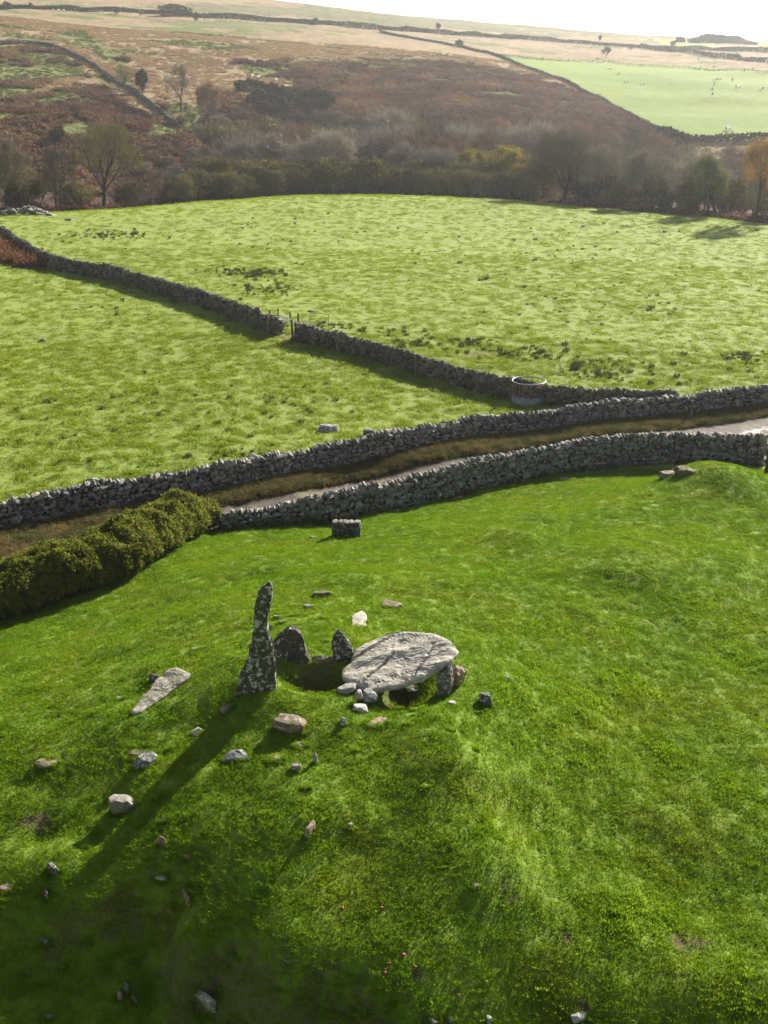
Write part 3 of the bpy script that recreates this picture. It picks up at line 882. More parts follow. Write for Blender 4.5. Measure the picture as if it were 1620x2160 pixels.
ROCKS = [  # px, py (centre), w, h in the picture, tone, long axis turn (deg), thickness (m, 0 = worked out), label
 (682,1250,40,17,'mossy',20,.2,'flat mossy rock with a dark front, behind the tall standing stone'),
 (758,1299,34,42,'pale',88,.12,'pale flat slab lying in the turf directly behind the upright pointed stone'),
 (827,1272,41,18,'pink',-14,.10,'flat reddish-rimmed slab farthest right behind the capstone'),
 (625,1275,24,9,'pale',15,0,'small pale flat stone left of the dark angular one behind the tall stone'),
 (650,1278,22,13,'grey',0,0,'small angular grey stone in the cluster behind the tall stone'),
 (655,1292,11,9,'pale',0,0,'little round pinkish stone just below the small angular grey one'),
 (586,1300,17,12,'grey',0,0,'small grey stone peeping out right of the tall standing stone'),
 (622,1297,14,7,'pale',0,0,'tiny pale flat stone in the turf between two small rocks behind the tall stone'),
 (596,1311,15,11,'brown',20,0,'small brown stone by the neck of the tall standing stone'),
 (568,1320,12,13,'dark',0,0,'small dark stone tight against the right side of the tall standing stone'),
 (682,1302,15,8,'pale',0,0,'small rounded pale stone alone in the turf left of the pale flat slab'),
 (689,1351,9,9,'pink',0,0,'tiny pinkish stone beside the upright pointed stone'),
 (962,1304,8,11,'pink',50,0,'tiny reddish stone in open turf right behind the capstone'),
 (1064,1428,22,13,'pale',0,0,'low pale stone in the grass well right of the capstone'),
 (1026,1473,31,40,'grey',0,.42,'pale grey upright block standing alone right of the capstone'),
 (952,1482,22,18,'pale',0,0,'rounded pale stone at the foot of the right support slab'),
 (612,1521,70,36,'brown',-12,.36,'long brown boulder in the shadow in front of the tomb'),
 (633,1569,29,12,'pale',-6,0,'flat pale stone below the long brown boulder'),
 (724,1519,13,21,'grey',80,.2,'small grey upright stone in the shadow below the capstone stack'),
 (795,1521,48,14,'brown',26,.08,'thin brown slab lying diagonally in the shadow below the capstone'),
 (860,1525,11,9,'pale',0,0,'small white stone right of the thin brown diagonal slab'),
 (881,1495,22,9,'pale',-20,0,'thin pale stone in the shadow under the capstone right part'),
 (845,1494,16,9,'brown',0,0,'small brown stone under the middle of the capstone'),
 (951,1539,10,8,'pale',0,0,'small pale stone on a bare patch below the right support'),
 (501,1588,60,28,'grey',-4,.22,'layered grey flat rock in the shadow of the tall stone'),
 (585,1597,30,13,'pink',-8,0,'low stone sunk in the turf right of the layered grey rock'),
 (664,1600,11,36,'pale',68,.12,'thin curved pale stone edge standing on end in the mound front'),
 (626,1617,24,22,'pale',15,0,'white angular stone beside the thin curved stone edge'),
 (496,1355,9,7,'pink',0,0,'tiny pinkish stone left of the tall standing stone'),
 (479,1491,34,22,'brown',35,0,'low brown rock edge at the left foot of the tall standing stone'),
 (1005,1580,8,6,'pale',0,0,'tiny pale stone in the turf right of the mound crest'),
 (644,1545,8,8,'pale',0,0,'tiny white stone just right of the long brown boulder'),
 (327,1427,24,24,'dark',20,0,'dark rounded rock behind the leaning lichened slab'),
 (253,1472,21,11,'pale',0,0,'small pointed pale stone left of the leaning lichened slab'),
 (417,1367,22,11,'pale',25,0,'small pale stone in the grass between hedge and tall stone'),
 (416,1541,27,24,'pale',40,0,'angular pale stone on the edge of the long shadow'),
 (5,1551,16,7,'pink',0,0,'pinkish stone cut by the left edge of the picture'),
 (102,1605,50,22,'mossy',-8,0,'brown mossy hump of rock near the left edge'),
 (296,1582,66,20,'mossy',8,0,'mossy half buried rock behind the jagged grey one'),
 (309,1601,56,32,'grey',8,.3,'jagged grey rock with yellow moss at left of the shadow'),
 (360,1578,13,8,'pale',30,0,'small pale stone right of the jagged grey rock'),
 (410,1602,11,9,'pale',20,0,'small pale stone inside the long shadow of the tall stone'),
 (262,1692,64,41,'dark',-5,.42,'large faceted dark grey boulder at the tip of the long shadow'),
 (328,1682,12,10,'pink',0,0,'small pinkish stone right of the large faceted boulder'),
 (350,1728,24,6,'pale',0,0,'flat pale stone flush with the turf below the faceted boulder'),
 (342,1773,21,22,'pink',-40,.22,'pinkish pointed stone standing up on the small hump'),
 (433,1755,9,8,'pink',0,0,'tiny pinkish stone in the turf right of the pinkish pointed one'),
 (183,1785,11,7,'pale',0,0,'tiny pale stone above the white-edged bank rock'),
 (112,1832,40,16,'grey',-38,.2,'white-faced rock poking diagonally out of the left bank'),
 (343,1850,26,13,'pale',-12,0,'rounded pale stone low on the slope beneath the pinkish pointed one'),
 (557,1715,13,10,'pale',25,0,'small pale stone on the shaded slope in front of the mound'),
 (396,1805,22,8,'pink',-30,0,'thin reddish stone edge above the long narrow rock rib'),
 (20,1870,42,9,'pink',-6,0,'thin reddish ledge stone at the left edge of the picture'),
 (392,1890,62,10,'brown',-66,.14,'long narrow rock rib running down the slope'),
 (96,1883,34,9,'brown',-66,.1,'faint brown rib of rock in the left bank'),
 (187,1988,13,12,'grey',0,0,'small bluish white stone in the dark bank at lower left'),
 (97,1985,24,8,'grey',-30,0,'thin pale splinter of rock in the dark left bank'),
 (59,2049,11,11,'pale',0,0,'small white stone at the foot of the dark left bank'),
 (134,2040,13,9,'pale',20,0,'small pale stone at the foot of the bank right of the white one'),
 (266,2083,11,20,'grey',-70,.16,'bluish white upright stone in the hollow at lower left'),
 (252,2102,26,7,'pink',-68,.08,'narrow reddish stone left of the bluish white upright'),
 (283,2110,22,10,'brown',-50,.1,'brownish stone below the bluish white upright'),
 (434,2107,62,24,'grey',-38,.3,'large white-faced rock jutting from the foot of the near bank'),
 (104,2144,24,9,'pink',-10,0,'pale reddish stone in the grass at the bottom left'),
 (898,1658,10,12,'pale',0,0,'small white stone on the sunny ridge below the tomb'),
 (738,1743,14,10,'pale',42,0,'small pale stone alone on the dark slope in mid picture'),
 (655,1752,34,14,'brown',60,.25,'rock edge exposed in the little bank below the tomb'),
 (1002,1867,19,12,'pink',24,.12,'white oblong stone on the lower ridge at centre right'),
 (648,1661,16,9,'brown',10,0,'small brown stone below the white angular one'),
 (751,1580,9,7,'brown',0,0,'tiny brown stone on the mound crest'),
 (912,2153,26,17,'grey',-30,0,'white rock at the bottom edge, leftmost of the bottom right trio'),
 (951,2153,10,16,'grey',80,.1,'narrow upright grey stone at the bottom edge between two white rocks'),
 (1031,2152,12,24,'grey',70,.14,'jagged grey splinter at the bottom edge right of the trio middle'),
 (738,2138,16,8,'pink',-20,0,'reddish stone in the bank near the bottom centre'),
 (771,2138,13,6,'pale',-20,0,'thin white stone near the bottom centre beside the reddish one'),
 (827,2117,10,8,'pink',0,0,'small pinkish stone above the hollow at bottom centre'),
 (1222,2144,38,18,'grey',15,.16,'white rock lying in a dark hole at the bottom right'),
 (691,904,48,15,'grey',-3,.4,'pale boulder in the left pasture beyond the lane wall'),
 (779,915,27,15,'grey',0,.5,'grey boulder touching the back of the lane wall'),
 (660,655,21,7,'pale',-4,0,'low pale rock in the far pasture behind the field gap'),
 (91,717,14,9,'pale',0,.28,'white stone alone far left in the pasture'),
 (660,1133,17,11,'pink',-20,0,'pinkish stone left of the masonry plinth'),
 (1412,1000,40,18,'brown',10,.3,'brown outcrop stone at the left end of the grassy knoll by the wall'),
 (1350,1103,18,7,'pale',-10,0,'small pale stone in the sunny turf at right'),
 (1195,1009,34,8,'pale',-6,0,'low exposed pale rock in the wall shadow edge'),
 (1090,1012,11,5,'pale',0,0,'tiny pale stone in the wall shadow left of the low exposed rock'),
 (143,463,15,6,'pale',-14,.3,'white flat stone in the far pasture right of the cairn'),
 (1386,1003,12,6,'brown',0,0,'small brown stone left of the outcrop by the wall'),
]
for i, (px, py, w, h, tone, turn, thick, label) in enumerate(ROCKS):
    base = at(px, min(py + h * .32, 2156))
    s = scale_at(base)
    dep = math.atan2(CZ - base.z, base.y)
    tr = math.radians(turn)
    if abs(turn) > 45 and h > w * 0.9 and thick:         # stands up or runs down the slope
        L_ = h / s; W_ = w / s if w < h else w / s
        hz = L_ * .75
        dims = (max(W_, .08), max(thick, W_ * .7), hz * 1.25)
        rot = Euler((0, 0, random.uniform(-.3, .3))); up_ = hz * .32
        if tone == 'pale' and turn == 88:                # the slab lying flat
            dims = (w / s, h / s / math.sin(dep) * .9, .14); rot = Euler((0, 0, .08)); up_ = .05
    elif abs(turn) > 30 and w > h * 1.3:                 # long ribs: w is the length along the turn
        L_ = w / s
        ex, ey = math.cos(tr) * L_, math.sin(tr) * L_
        yawl = math.atan2(ey / math.sin(dep) * .75, ex)
        dims = (math.hypot(ex, ey / math.sin(dep) * .7), max(h / s * .8, .08), max(thick, .12) * 1.3)
        rot = Euler((.0, .0, yawl)); up_ = .03
    else:
        W_ = w / s / max(.7, math.cos(tr * .5))
        Dp = W_ * .62
        Hz = (h / s - Dp * math.sin(dep) * .7) / math.cos(dep)
        Hz *= .8
        if thick: Hz = max(Hz, thick * .85)
        Hz = max(Hz, .22 * h / s, .05)
        dims = (W_, Dp, Hz * 1.5)
        rot = Euler((random.uniform(-.08, .08), -tr * .25, tr * .8)); up_ = Hz * .08
    o = link('boulder' if w > 45 else 'rock', rock_mesh('rock', dims, 300 + i, 4 if w > 25 else 3, rough=.06), TONES[tone])
    o.location = base + Vector((0, 0, up_))
    o.rotation_euler = rot
    tag(o, label, 'boulder' if w > 45 else 'rock')

fr_ = random.Random(44)
for i in range(16):
    j = fr_.randrange(2, len(WLB) - 1); p = WLB[j].lerp(WLB[j + 1], fr_.random()) if j + 1 < len(WLB) else WLB[j]
    q = Vector((p.x, p.y - fr_.uniform(.12, .5), 0)); q.z = gz(q.x, q.y)
    d_ = fr_.uniform(.1, .24)
    o = link('rock', rock_mesh('rock', (d_ * 1.3, d_, d_ * .8), 700 + i, 3), M_WALL); o.location = q; o.rotation_euler = (0, 0, fr_.random() * 6)
    tag(o, 'small stone fallen at the foot of the near wall', 'rock', 'stones fallen at the foot of the near wall')

# a flat outline given in the picture, laid on a sloping plane where the thing stands, with a real thickness
def slab_mesh(outline, plane_p, plane_n, thick, seed, rough=.02, bevel=.05, sub=.045, cracks=(), under=.8, dome=0.0):
    pp, pn = Vector(plane_p), Vector(plane_n).normalized()
    top = []
    cam_p = Vector((0, 0, CZ))
    for a, b in outline:
        d = Vector(ray(a, b))
        t = (pp - cam_p).dot(pn) / d.dot(pn)
        top.append(cam_p + d * t)
    e1 = Vector((0, 0, 1)).cross(pn)
    e1 = Vector((1, 0, 0)) if e1.length < 1e-3 else e1.normalized()
    e1 = (Vector((1, 0, 0)) - pn * pn.x).normalized()
    e2 = pn.cross(e1)
    P2 = np.array([((q - pp).dot(e1), (q - pp).dot(e2)) for q in top])
    # resample outline finely with a little raggedness
    pts = []
    for i in range(len(P2)):
        a, b = P2[i], P2[(i + 1) % len(P2)]
        k = max(1, int(np.linalg.norm(b - a) / sub))
        for j in range(k): pts.append(a + (b - a) * j / k)
    pts = np.array(pts)
    cen = pts.mean(0)
    q3 = np.concatenate([pts, np.zeros((len(pts), 1))], 1)
    rag = fbm3(q3 * 5 + seed, 4, seed) * rough * 1.6
    dirs = (pts - cen) / np.linalg.norm(pts - cen, axis=1)[:, None]
    pts = pts + dirs * rag[:, None]
    m = len(pts)
    rings = []
    kin = 26
    for i in range(kin):                       # top surface, from the middle out
        t = (i + .02) / (kin - 1) if i < kin - 1 else 1.0
        rings.append((cen + (pts - cen) * t, np.zeros(m)))
    prof = [(1.0 + .0, -bevel * .5), (1.01, -thick * .3), (1.0, -thick * .55), (.97, -thick * .85), (under, -thick * 1.0), (under * .5, -thick * 1.02), (.02, -thick)]
    for sc_, z in prof: rings.append((cen + (pts - cen) * sc_, np.full(m, z)))
    V3 = []
    for k, (xy, z) in enumerate(rings):
        q = np.concatenate([xy, z[:, None]], 1)
        nq = fbm3(q * 3.2 + seed * 1.7, 5, seed, .55)
        if k < kin:
            rr = np.linalg.norm(xy - cen, axis=1) / (np.linalg.norm(pts - cen, axis=1) + 1e-6)
            edge = np.clip((rr - .9) / .1, 0, 1) ** 2
            # layered slabby surface: little terraces
            ter = fbm3(np.stack([xy[:, 0] * 1.1, xy[:, 1] * 2.6, xy[:, 0] * 0 + seed], 1), 4, seed + 4)
            dz = nq * rough * 1.1 + np.floor(ter * 7) / 7 * rough * 2.2 - edge * bevel * .5 + dome * (1 - rr ** 2)
            for (c0, c1, cw, cd) in cracks:
                c0_, c1_ = np.array(c0), np.array(c1)
                dd_ = c1_ - c0_; Lc = np.linalg.norm(dd_); dd_ = dd_ / Lc
                rel = xy - c0_
                al = rel @ dd_; pe = np.abs(rel @ np.array([-dd_[1], dd_[0]]) + .018 * np.sin(al * 4) + .008 * np.sin(al * 19))
                inside = (al > 0) & (al < Lc)
                dz = dz - np.where(inside, cd * np.clip(1 - pe / cw, 0, 1) ** .6 * np.clip((1 - al / Lc) * 3, .25, 1), 0)
            q[:, 2] += dz
        else:
            lay = np.sin(q[:, 2] / thick * 9 + nq * 3) * rough * .7
            dirs = (xy - cen) / (np.linalg.norm(xy - cen, axis=1)[:, None] + 1e-6)
            q[:, :2] += dirs * (nq * rough * 2.2 + lay)[:, None]
            q[:, 2] += nq * rough * .8
        V3.append(q)
    V3 = np.concatenate(V3)
    E = np.array([e1, e2, pn])
    W3 = V3 @ E
    f = []
    nr = len(rings)
    for i in range(nr - 1):
        a = np.arange(m); b = (a + 1) % m
        f.append(np.stack([i * m + a, i * m + b, (i + 1) * m + b, (i + 1) * m + a], 1)[:, ::-1])
    return W3, np.concatenate(f), pp, e1, e2, P2

def plane_pt(pp, pn, e1, e2, a, b):
    d = Vector(ray(a, b)); c = Vector((0, 0, CZ))
    q = c + d * ((pp - c).dot(pn) / d.dot(pn)) - pp
    return (q.dot(e1), q.dot(e2))

# ---- capstone
ZOOM = lambda pts: [(440 + a / 2.4545, 1180 + b / 2.4545) for a, b in pts]
cap_ground = at(845, 1475)
cap_p = Vector((cap_ground.x + .02, cap_ground.y + .95, cap_ground.z + 1.04))
cap_n = Vector((-.23, -.15, 1)).normalized()
cap_out = ZOOM([(686,578),(700,560),(735,530),(752,490),(760,462),(800,440),(850,412),(900,388),(960,372),(1040,368),(1110,374),(1180,388),(1225,408),(1262,430),(1284,458),(1282,482),(1262,512),(1215,540),(1160,572),(1100,606),(1030,632),(960,650),(890,662),(830,664),(780,652),(745,640),(712,622),(690,602)])
e1_ = (Vector((1, 0, 0)) - cap_n * cap_n.x).normalized(); e2_ = cap_n.cross(e1_)
cpt = lambda a, b: plane_pt(cap_p, cap_n, e1_, e2_, *ZOOM([(a, b)])[0])
cracks = [(cpt(700, 545), cpt(960, 385), .045, .17), (cpt(800, 630), cpt(965, 480), .035, .11), (cpt(1050, 610), cpt(1200, 395), .028, .045), (cpt(760, 560), cpt(900, 500), .02, .04),
          (cpt(1000, 545), cpt(1230, 480), .012, .015), (cpt(900, 470), cpt(1100, 400), .012, .018), (cpt(860, 640), cpt(1000, 590), .012, .02)]
v, f, pp, _, _, _ = slab_mesh(cap_out, cap_p, cap_n, .22, 21, .028, .05, .045, cracks)
me = np_mesh('capstone', v, f, False)
o = link('capstone', me, M_CAP); o.location = pp
tag(o, 'huge cracked pale capstone slab resting tilted on its supports', 'capstone')

# ---- an upright slab: outline in the picture, standing in a vertical plane
def upright(name, label, outline, foot, yaw, thick, mat, seed, lean=0.0, rough=.035, cat='standing stone'):
    pn = Vector((math.sin(yaw) * math.cos(lean), -math.cos(yaw) * math.cos(lean), math.sin(lean))).normalized()
    v, f, pp, _, _, _ = slab_mesh(outline, foot, pn, thick, seed, rough, thick * .18, .05, (), .95, thick * .12)
    o = link(name, np_mesh(name, v, f, False), mat)
    o.location = pp
    tag(o, label, cat)
    return o
tall_foot = at(543, 1462)
upright('standing_stone', 'tallest standing stone, hooked at the top, with white lichen patches',
        ZOOM([(125,745),(138,690),(160,600),(185,540),(206,470),(222,420),(232,360),(236,300),(235,255),(246,215),(252,182),(274,155),(298,138),(304,126),(318,130),(330,158),(328,196),(320,232),(308,262),(303,300),(302,345),(306,395),(322,430),(330,490),(342,560),(348,640),(350,720),(345,760)]),
        tall_foot + Vector((0, .05, 0)), R(-4), .26, M_MEGA, 31)
upright('upright_slab', 'broad dark upright slab leaning beside the tallest stone',
        ZOOM([(335,730),(332,600),(326,500),(328,445),(352,412),(385,384),(420,366),(455,366),(482,392),(496,425),(502,470),(516,520),(524,560),(518,620),(508,680),(500,730)]),
        at(612, 1450) + Vector((0, .45, -.15)), R(8), .32, M_MEGAD, 32, lean=.12, cat='upright slab')
upright('upright_slab', 'narrow pointed upright slab at the left edge of the capstone',
        ZOOM([(665,665),(655,590),(648,500),(642,440),(655,405),(678,378),(692,382),(715,415),(742,445),(752,480),(745,560),(720,640),(710,670)]),
        at(722, 1452) + Vector((0, .7, -.1)), R(10), .26, M_MEGA, 33, lean=.10, cat='upright slab')
upright('kerb_slab', 'low reddish slab closing the back of the dark chamber',
        ZOOM([(530,640),(522,560),(530,530),(570,518),(610,514),(645,532),(662,560),(660,640)]),
        at(680, 1452) + Vector((0, .42, -.15)), R(3), .22, M_BROWN, 34, cat='chamber slab')
upright('support_slab', 'pale upright slab holding up the right end of the capstone',
        ZOOM([(1185,712),(1182,640),(1184,606),(1215,590),(1250,570),(1260,575),(1257,620),(1250,680),(1242,712)]),
        at(942, 1470) + Vector((0, .12, 0)), R(-8), .3, M_CAP, 35, cat='support stone')
upright('support_slab', 'brown-edged slab standing behind the pale right support',
        ZOOM([(1235,715),(1238,640),(1246,590),(1264,560),(1286,575),(1303,598),(1285,645),(1268,690),(1255,720)]),
        at(958, 1468) + Vector((.05, .42, 0)), R(-38), .3, M_PINK, 36, cat='support stone')

def block(name, px, py, w, d, h, yaw, tilt, mat, seed, label, cat, dz=0.0, dy=0.0, sub=4):
    b = at(px, py)
    o = link(name, rock_mesh(name, (w, d, h), seed, sub, rough=.07), mat)
    o.location = b + Vector((0, dy, dz)); o.rotation_euler = (tilt[0], tilt[1], yaw)
    tag(o, label, cat)
block('prop_stone', 732, 1466, .5, .34, .2, .15, (.05, -.05), M_GREY, 51, 'low pale rounded stone under the left tip of the capstone', 'support stone', .05, .15)
block('prop_stone', 760, 1499, .34, .28, .15, .2, (0, .12), M_PALE, 52, 'bottom stone of the small stack under the capstone front', 'support stone', .06)
block('prop_stone', 782, 1486, .36, .3, .22, -.2, (0, .1), M_GREY, 53, 'middle stone of the small stack under the capstone front', 'support stone', .22, .0)
block('prop_stone', 757, 1484, .18, .22, .2, .3, (0, .2), M_GREY, 54, 'small lichened stone on the left of the stack under the capstone', 'support stone', .2, .05)
block('prop_stone', 866, 1472, .95, .5, .20, -.35, (.12, .28), M_MEGA, 55, 'broad lichened slab slumped beneath the capstone front', 'support stone', .14, .25)
block('prop_stone', 805, 1462, .5, .5, .42, .3, (0, .0), M_MEGAD, 56, 'dark inner block wedged under the middle of the capstone', 'support stone', .2, .45)
block('prop_stone', 825, 1445, .8, .6, .55, .1, (0, 0), M_MEGAD, 57, 'dark rear block in the gloom below the capstone', 'support stone', .1, 1.3, 3)

# ---- the long leaning slab at left
Z2 = lambda pts: [(a / 2.7, 1350 + b / 2.7) for a, b in pts]
lp = at(335, 1470)
v, f, pp, _, _, _ = slab_mesh(Z2([(1000,152),(1045,168),(1092,186),(1065,222),(1035,245),(960,300),(880,358),(835,390),(805,412),(760,418),(748,400),(790,345),(850,275),(900,215),(950,172)]),
                        lp + Vector((0, 0, .22)), Vector((.12, -.30, 1)), .2, 41, .022, .04, .05)
o = link('leaning_slab', np_mesh('leaning_slab', v, f, False), stone_mat('mossy_slab', (.16, .145, .11), (.33, .31, .26), .5, .5, scale=1.1, bump=.02)); o.location = pp
tag(o, 'long lichened slab leaning out of the grass left of the tallest stone', 'stone slab')

# ---- grassy outcrop by the wall
oc = at(1448, 1000)
o = link('outcrop', rock_mesh('outcrop', (.95, .8, .42), 61, 5, rough=.16), stone_mat('outcrop_rock', (.08, .07, .03), (.17, .15, .06), .05, 1.2, scale=1, bump=.03)); o.location = oc + Vector((0, .1, .02)); o.rotation_euler = (0, .1, .15)
tag(o, 'turf-capped brown rock outcrop on the knoll close to the near wall', 'rock outcrop')

# ---- cairn
cr0 = at(50, 453)
ca = empty('rubble_cairn', cr0); tag(ca, 'heap of loose grey stones on the far left rise of the pasture', 'cairn')
rr = random.Random(5)
for i in range(46):
    t = rr.random()
    x = rr.uniform(-2.2, 2.3) * (1 - .0 * t); y = rr.uniform(-1.2, 1.2)
    hgt = max(0, .85 * (1 - (x / 2.5) ** 2) * (1 - (y / 1.5) ** 2)) * rr.uniform(.3, 1)
    o = link('stone', stone_mesh(i % 16, M_GREY), None, ca)
    o.location = (x, y, hgt + gz(cr0.x + x, cr0.y + y) - cr0.z + .05); s = rr.uniform(.4, .85)
    o.scale = (s * 1.3, s, s * .6); o.rotation_euler = (rr.uniform(-.5, .5), rr.uniform(-.5, .5), rr.uniform(0, 6))
for px, py, lab in ((92, 449, 'flat grey stone fallen at the right end of the cairn'), (106, 455, 'yellow-lichened stone a little right of the cairn')):
    o = link('rock', rock_mesh('rock', (1.0, .7, .5), px, 3), M_GREY); o.location = at(px, py); tag(o, lab, 'rock')

# ------------------------------------------------------------------ masonry plinth
pb = at(731, 1133)
s_ = scale_at(pb)
PW, PH, PD = 60 / s_, 34 / s_, .34
pl = empty('masonry_plinth', pb, R(-2)); tag(pl, 'small rubble masonry plinth standing in the sunny grass below the near wall', 'stone plinth')
M_MORT = simple_mat('mortar', (.13, .12, .10), .9, .1, 0, 9, .35, .01)
M_PL = stone_mat('plinth_stone', (.025, .024, .02), (.085, .08, .07), .5, .2, scale=1.4, bump=.015)
mb = MB(); mb.box((0, 0, PH / 2 - .05), (PW - .06, PD - .06, PH - .04)); link('mortar_core', mb.mesh('mortar_core'), M_MORT, pl)
rr = random.Random(8)
zz = 0.0
for row, rh in enumerate((.2, .16, .2, .12)):
    rh = rh * PH / .68
    for fy in (-1, 1):
        x = -PW / 2
        while x < PW / 2 - .02:
            w = min(rr.uniform(.16, .38), PW / 2 - x)
            if PW / 2 - x - w < .08: w = PW / 2 - x
            me = stone_mesh(rr.randrange(16), M_PL)
            b_ = MB(); b_.box((0, 0, 0), (w - .015, .1, rh - .015)); m_ = b_.mesh('stone')
            m_.materials.append(M_PL)
            bmm = bmesh.new(); bmm.from_mesh(m_); bmesh.ops.bevel(bmm, geom=bmm.edges[:], offset=.018, segments=1, affect='EDGES'); bmm.to_mesh(m_); bmm.free()
            o = link('stone', m_, None, pl); o.location = (x + w / 2, fy * (PD / 2 - .03 + rr.uniform(0, .012)), zz + rh / 2)
            x += w
    for fx in (-1, 1):
        b_ = MB(); b_.box((0, 0, 0), (.08, PD - .1, rh - .015)); m_ = b_.mesh('stone'); m_.materials.append(M_PL)
        o = link('stone', m_, None, pl); o.location = (fx * (PW / 2 - .035), 0, zz + rh / 2)
    zz += rh
x = -PW / 2
for w in (.26, .2, .28, .22, .3):
    w = w * PW / 1.26
    m_ = rock_mesh('coping_stone', (w, PD * 1.02, .07), int(w * 997), 3, rough=.04); m_.materials.append(M_PALE)
    o = link('coping_stone', m_, None, pl); o.location = (x + w / 2, 0, zz + .02); x += w

# ------------------------------------------------------------------ ring feeder
fb = at(1115, 852)
s_ = scale_at(fb)
FR, FH = 35 / s_, 1.2
fp = fb + Vector((0, FR * .35, 0)); fp.z = gz(fp.x, fp.y)
fe = empty('ring_feeder', fp); tag(fe, 'galvanised round cattle feeder standing against the field wall', 'cattle feeder')
M_ = 56
mb = MB(); v = []; f = []
for i in range(M_):
    a = 2 * PI * i / M_
    for r_ in (FR, FR - .012):
        top = .40 + .09 * abs(math.sin(a * 8.5))
        v += [(r_ * math.cos(a), r_ * math.sin(a), -.04), (r_ * math.cos(a), r_ * math.sin(a), top)]
for i in range(M_):
    a, b = i * 4, ((i + 1) % M_) * 4
    f += [(a, b, b + 1, a + 1), (a + 2, a + 3, b + 3, b + 2), (a + 1, b + 1, b + 3, a + 3)]
link('scalloped_skirt', np_mesh('scalloped_skirt', v, f, True), M_PANEL, fe)
circ = lambda r_, z: [(r_ * math.cos(2 * PI * i / 48), r_ * math.sin(2 * PI * i / 48), z) for i in range(48)]
mb = MB(); mb.tube(circ(FR, FH), .032, 8, True); link('top_rail', mb.mesh('top_rail', True), M_STEEL, fe)
mb = MB(); mb.tube(circ(FR - .01, .52), .02, 6, True); link('middle_rail', mb.mesh('middle_rail', True), M_RUSTY, fe)
bar_me = None
for i in range(18):
    a = 2 * PI * (i + .5) / 18
    if bar_me is None:
        mb = MB(); mb.tube([(0, 0, .3), (0, 0, FH)], .016, 6); bar_me = mb.mesh('upright_bar', True); bar_me.materials.append(M_RUSTY)
    o = link('upright_bar', bar_me, None, fe); o.location = (FR * math.cos(a), FR * math.sin(a), 0)

# ------------------------------------------------------------------ stakes, gate posts, gate
def stake_mesh(h, r0, seed):
    mb = MB(); r = random.Random(seed)
    mb.tube([(0, 0, -.25), (r.uniform(-.01, .01), 0, h * .5), (r.uniform(-.02, .02), 0, h)], [r0, r0, r0 * .85], 6)
    m = mb.mesh('fence_stake'); m.materials.append(M_WOOD); return m
SM = [stake_mesh(1.2, .045, i) for i in range(4)]
ST = [(161,578),(184,583),(208,588),(232,594),(258,602),(288,611),(318,620),(348,628),(381,637),(411,646),(447,659),(489,677),(526,692),(663,731),(711,743),(762,756),(815,772),(876,793),(942,812),(1005,830),(1074,845),(1157,857),(1244,866)]
for i, (a, b) in enumerate(ST):
    p = at(a, b)
    o = bpy.data.objects.new('fence_stake', SM[i % 4]); C.objects.link(o)
    o.location = p; o.rotation_euler = (random.uniform(-.03, .12), random.uniform(-.04, .09), random.random())
    where = 'the climbing wall left of the field gap' if a < 600 else 'the wall right of the field gap'
    order = [x for x, _ in ST if (x < 600) == (a < 600)].index(a)
    nums = ['first', 'second', 'third', 'fourth', 'fifth', 'sixth', 'seventh', 'eighth', 'ninth', 'tenth', 'eleventh', 'twelfth', 'thirteenth']
    tag(o, f'{nums[order]} thin timber stake from the left against {where}', 'fence stake', 'timber stakes along the field wall')
def post(px, py, h, r0, label, tilt=0.0, mat=M_WOOD):
    mb = MB(); mb.tube([(0, 0, -.2), (0, 0, h * .6), (0, 0, h)], [r0, r0 * .97, r0 * .9], 8)
    m = mb.mesh('gate_post'); m.materials.append(mat)
    o = bpy.data.objects.new('gate_post', m); C.objects.link(o); o.location = at(px, py); o.rotation_euler = (0, tilt, 0)
    tag(o, label, 'post')
post(567, 705, 1.15, .08, 'timber post at the broken wall end left of the field gap')
post(587, 706, 1.15, .08, 'right-hand timber post of the leaning pair left of the gap')
post(584, 705, 1.15, .07, 'leaning brace post propped against the left gate post', -.22)
post(618, 715, 1.25, .09, 'timber gate post at the wall end right of the gap', -.05)
post(571, 671, .55, .05, 'short dark post behind the wall end, left of the pale gate', -.12, M_BARKD)
post(587, 669, .6, .05, 'short dark post at the left end of the pale gate', 0, M_BARKD)
post(614, 679, .7, .05, 'short dark post at the right end of the pale gate', -.1, M_BARKD)
post(629, 680, .6, .06, 'short dark post standing right of the pale gate', .02, M_BARKD)
post(1457, 884, 1.0, .07, 'lone timber post against the lane wall at right')
ga, gb = at(588, 676), at(616, 687)
gd = gb - ga
gt = empty('field_gate', ga, math.atan2(gd.y, gd.x)); tag(gt, 'pale metal gate of flat bars closing the field gap', 'gate')
GL = math.hypot(gd.x, gd.y)
for k in range(3):
    mb = MB(); mb.box((GL / 2, 0, .12 + k * .13), (GL, .035, .08)); m = mb.mesh('gate_bar'); m.materials.append(simple_mat('pale_gate_metal', (.55, .56, .55), .5, .4, .2) if k == 0 else bpy.data.materials['pale_gate_metal'])
    link('gate_bar', m, None, gt)
for x in (.04, GL - .04):
    mb = MB(); mb.box((x, .03, .22), (.06, .04, .44)); link('gate_stile', mb.mesh('gate_stile'), bpy.data.materials['pale_gate_metal'], gt)
ha, hb = at(655, 692), at(694, 697)
hd = hb - ha
hu = empty('metal_hurdle', ha, math.atan2(hd.y, hd.x)); tag(hu, 'thin metal hurdle rail showing above the wall right of the gap', 'hurdle')
hl = math.hypot(hd.x, hd.y)
for z in (.35, 1.0):
    mb = MB(); mb.tube([(0, 0, z), (hl, 0, z)], .022, 6); link('rail', mb.mesh('rail'), M_STEEL, hu)
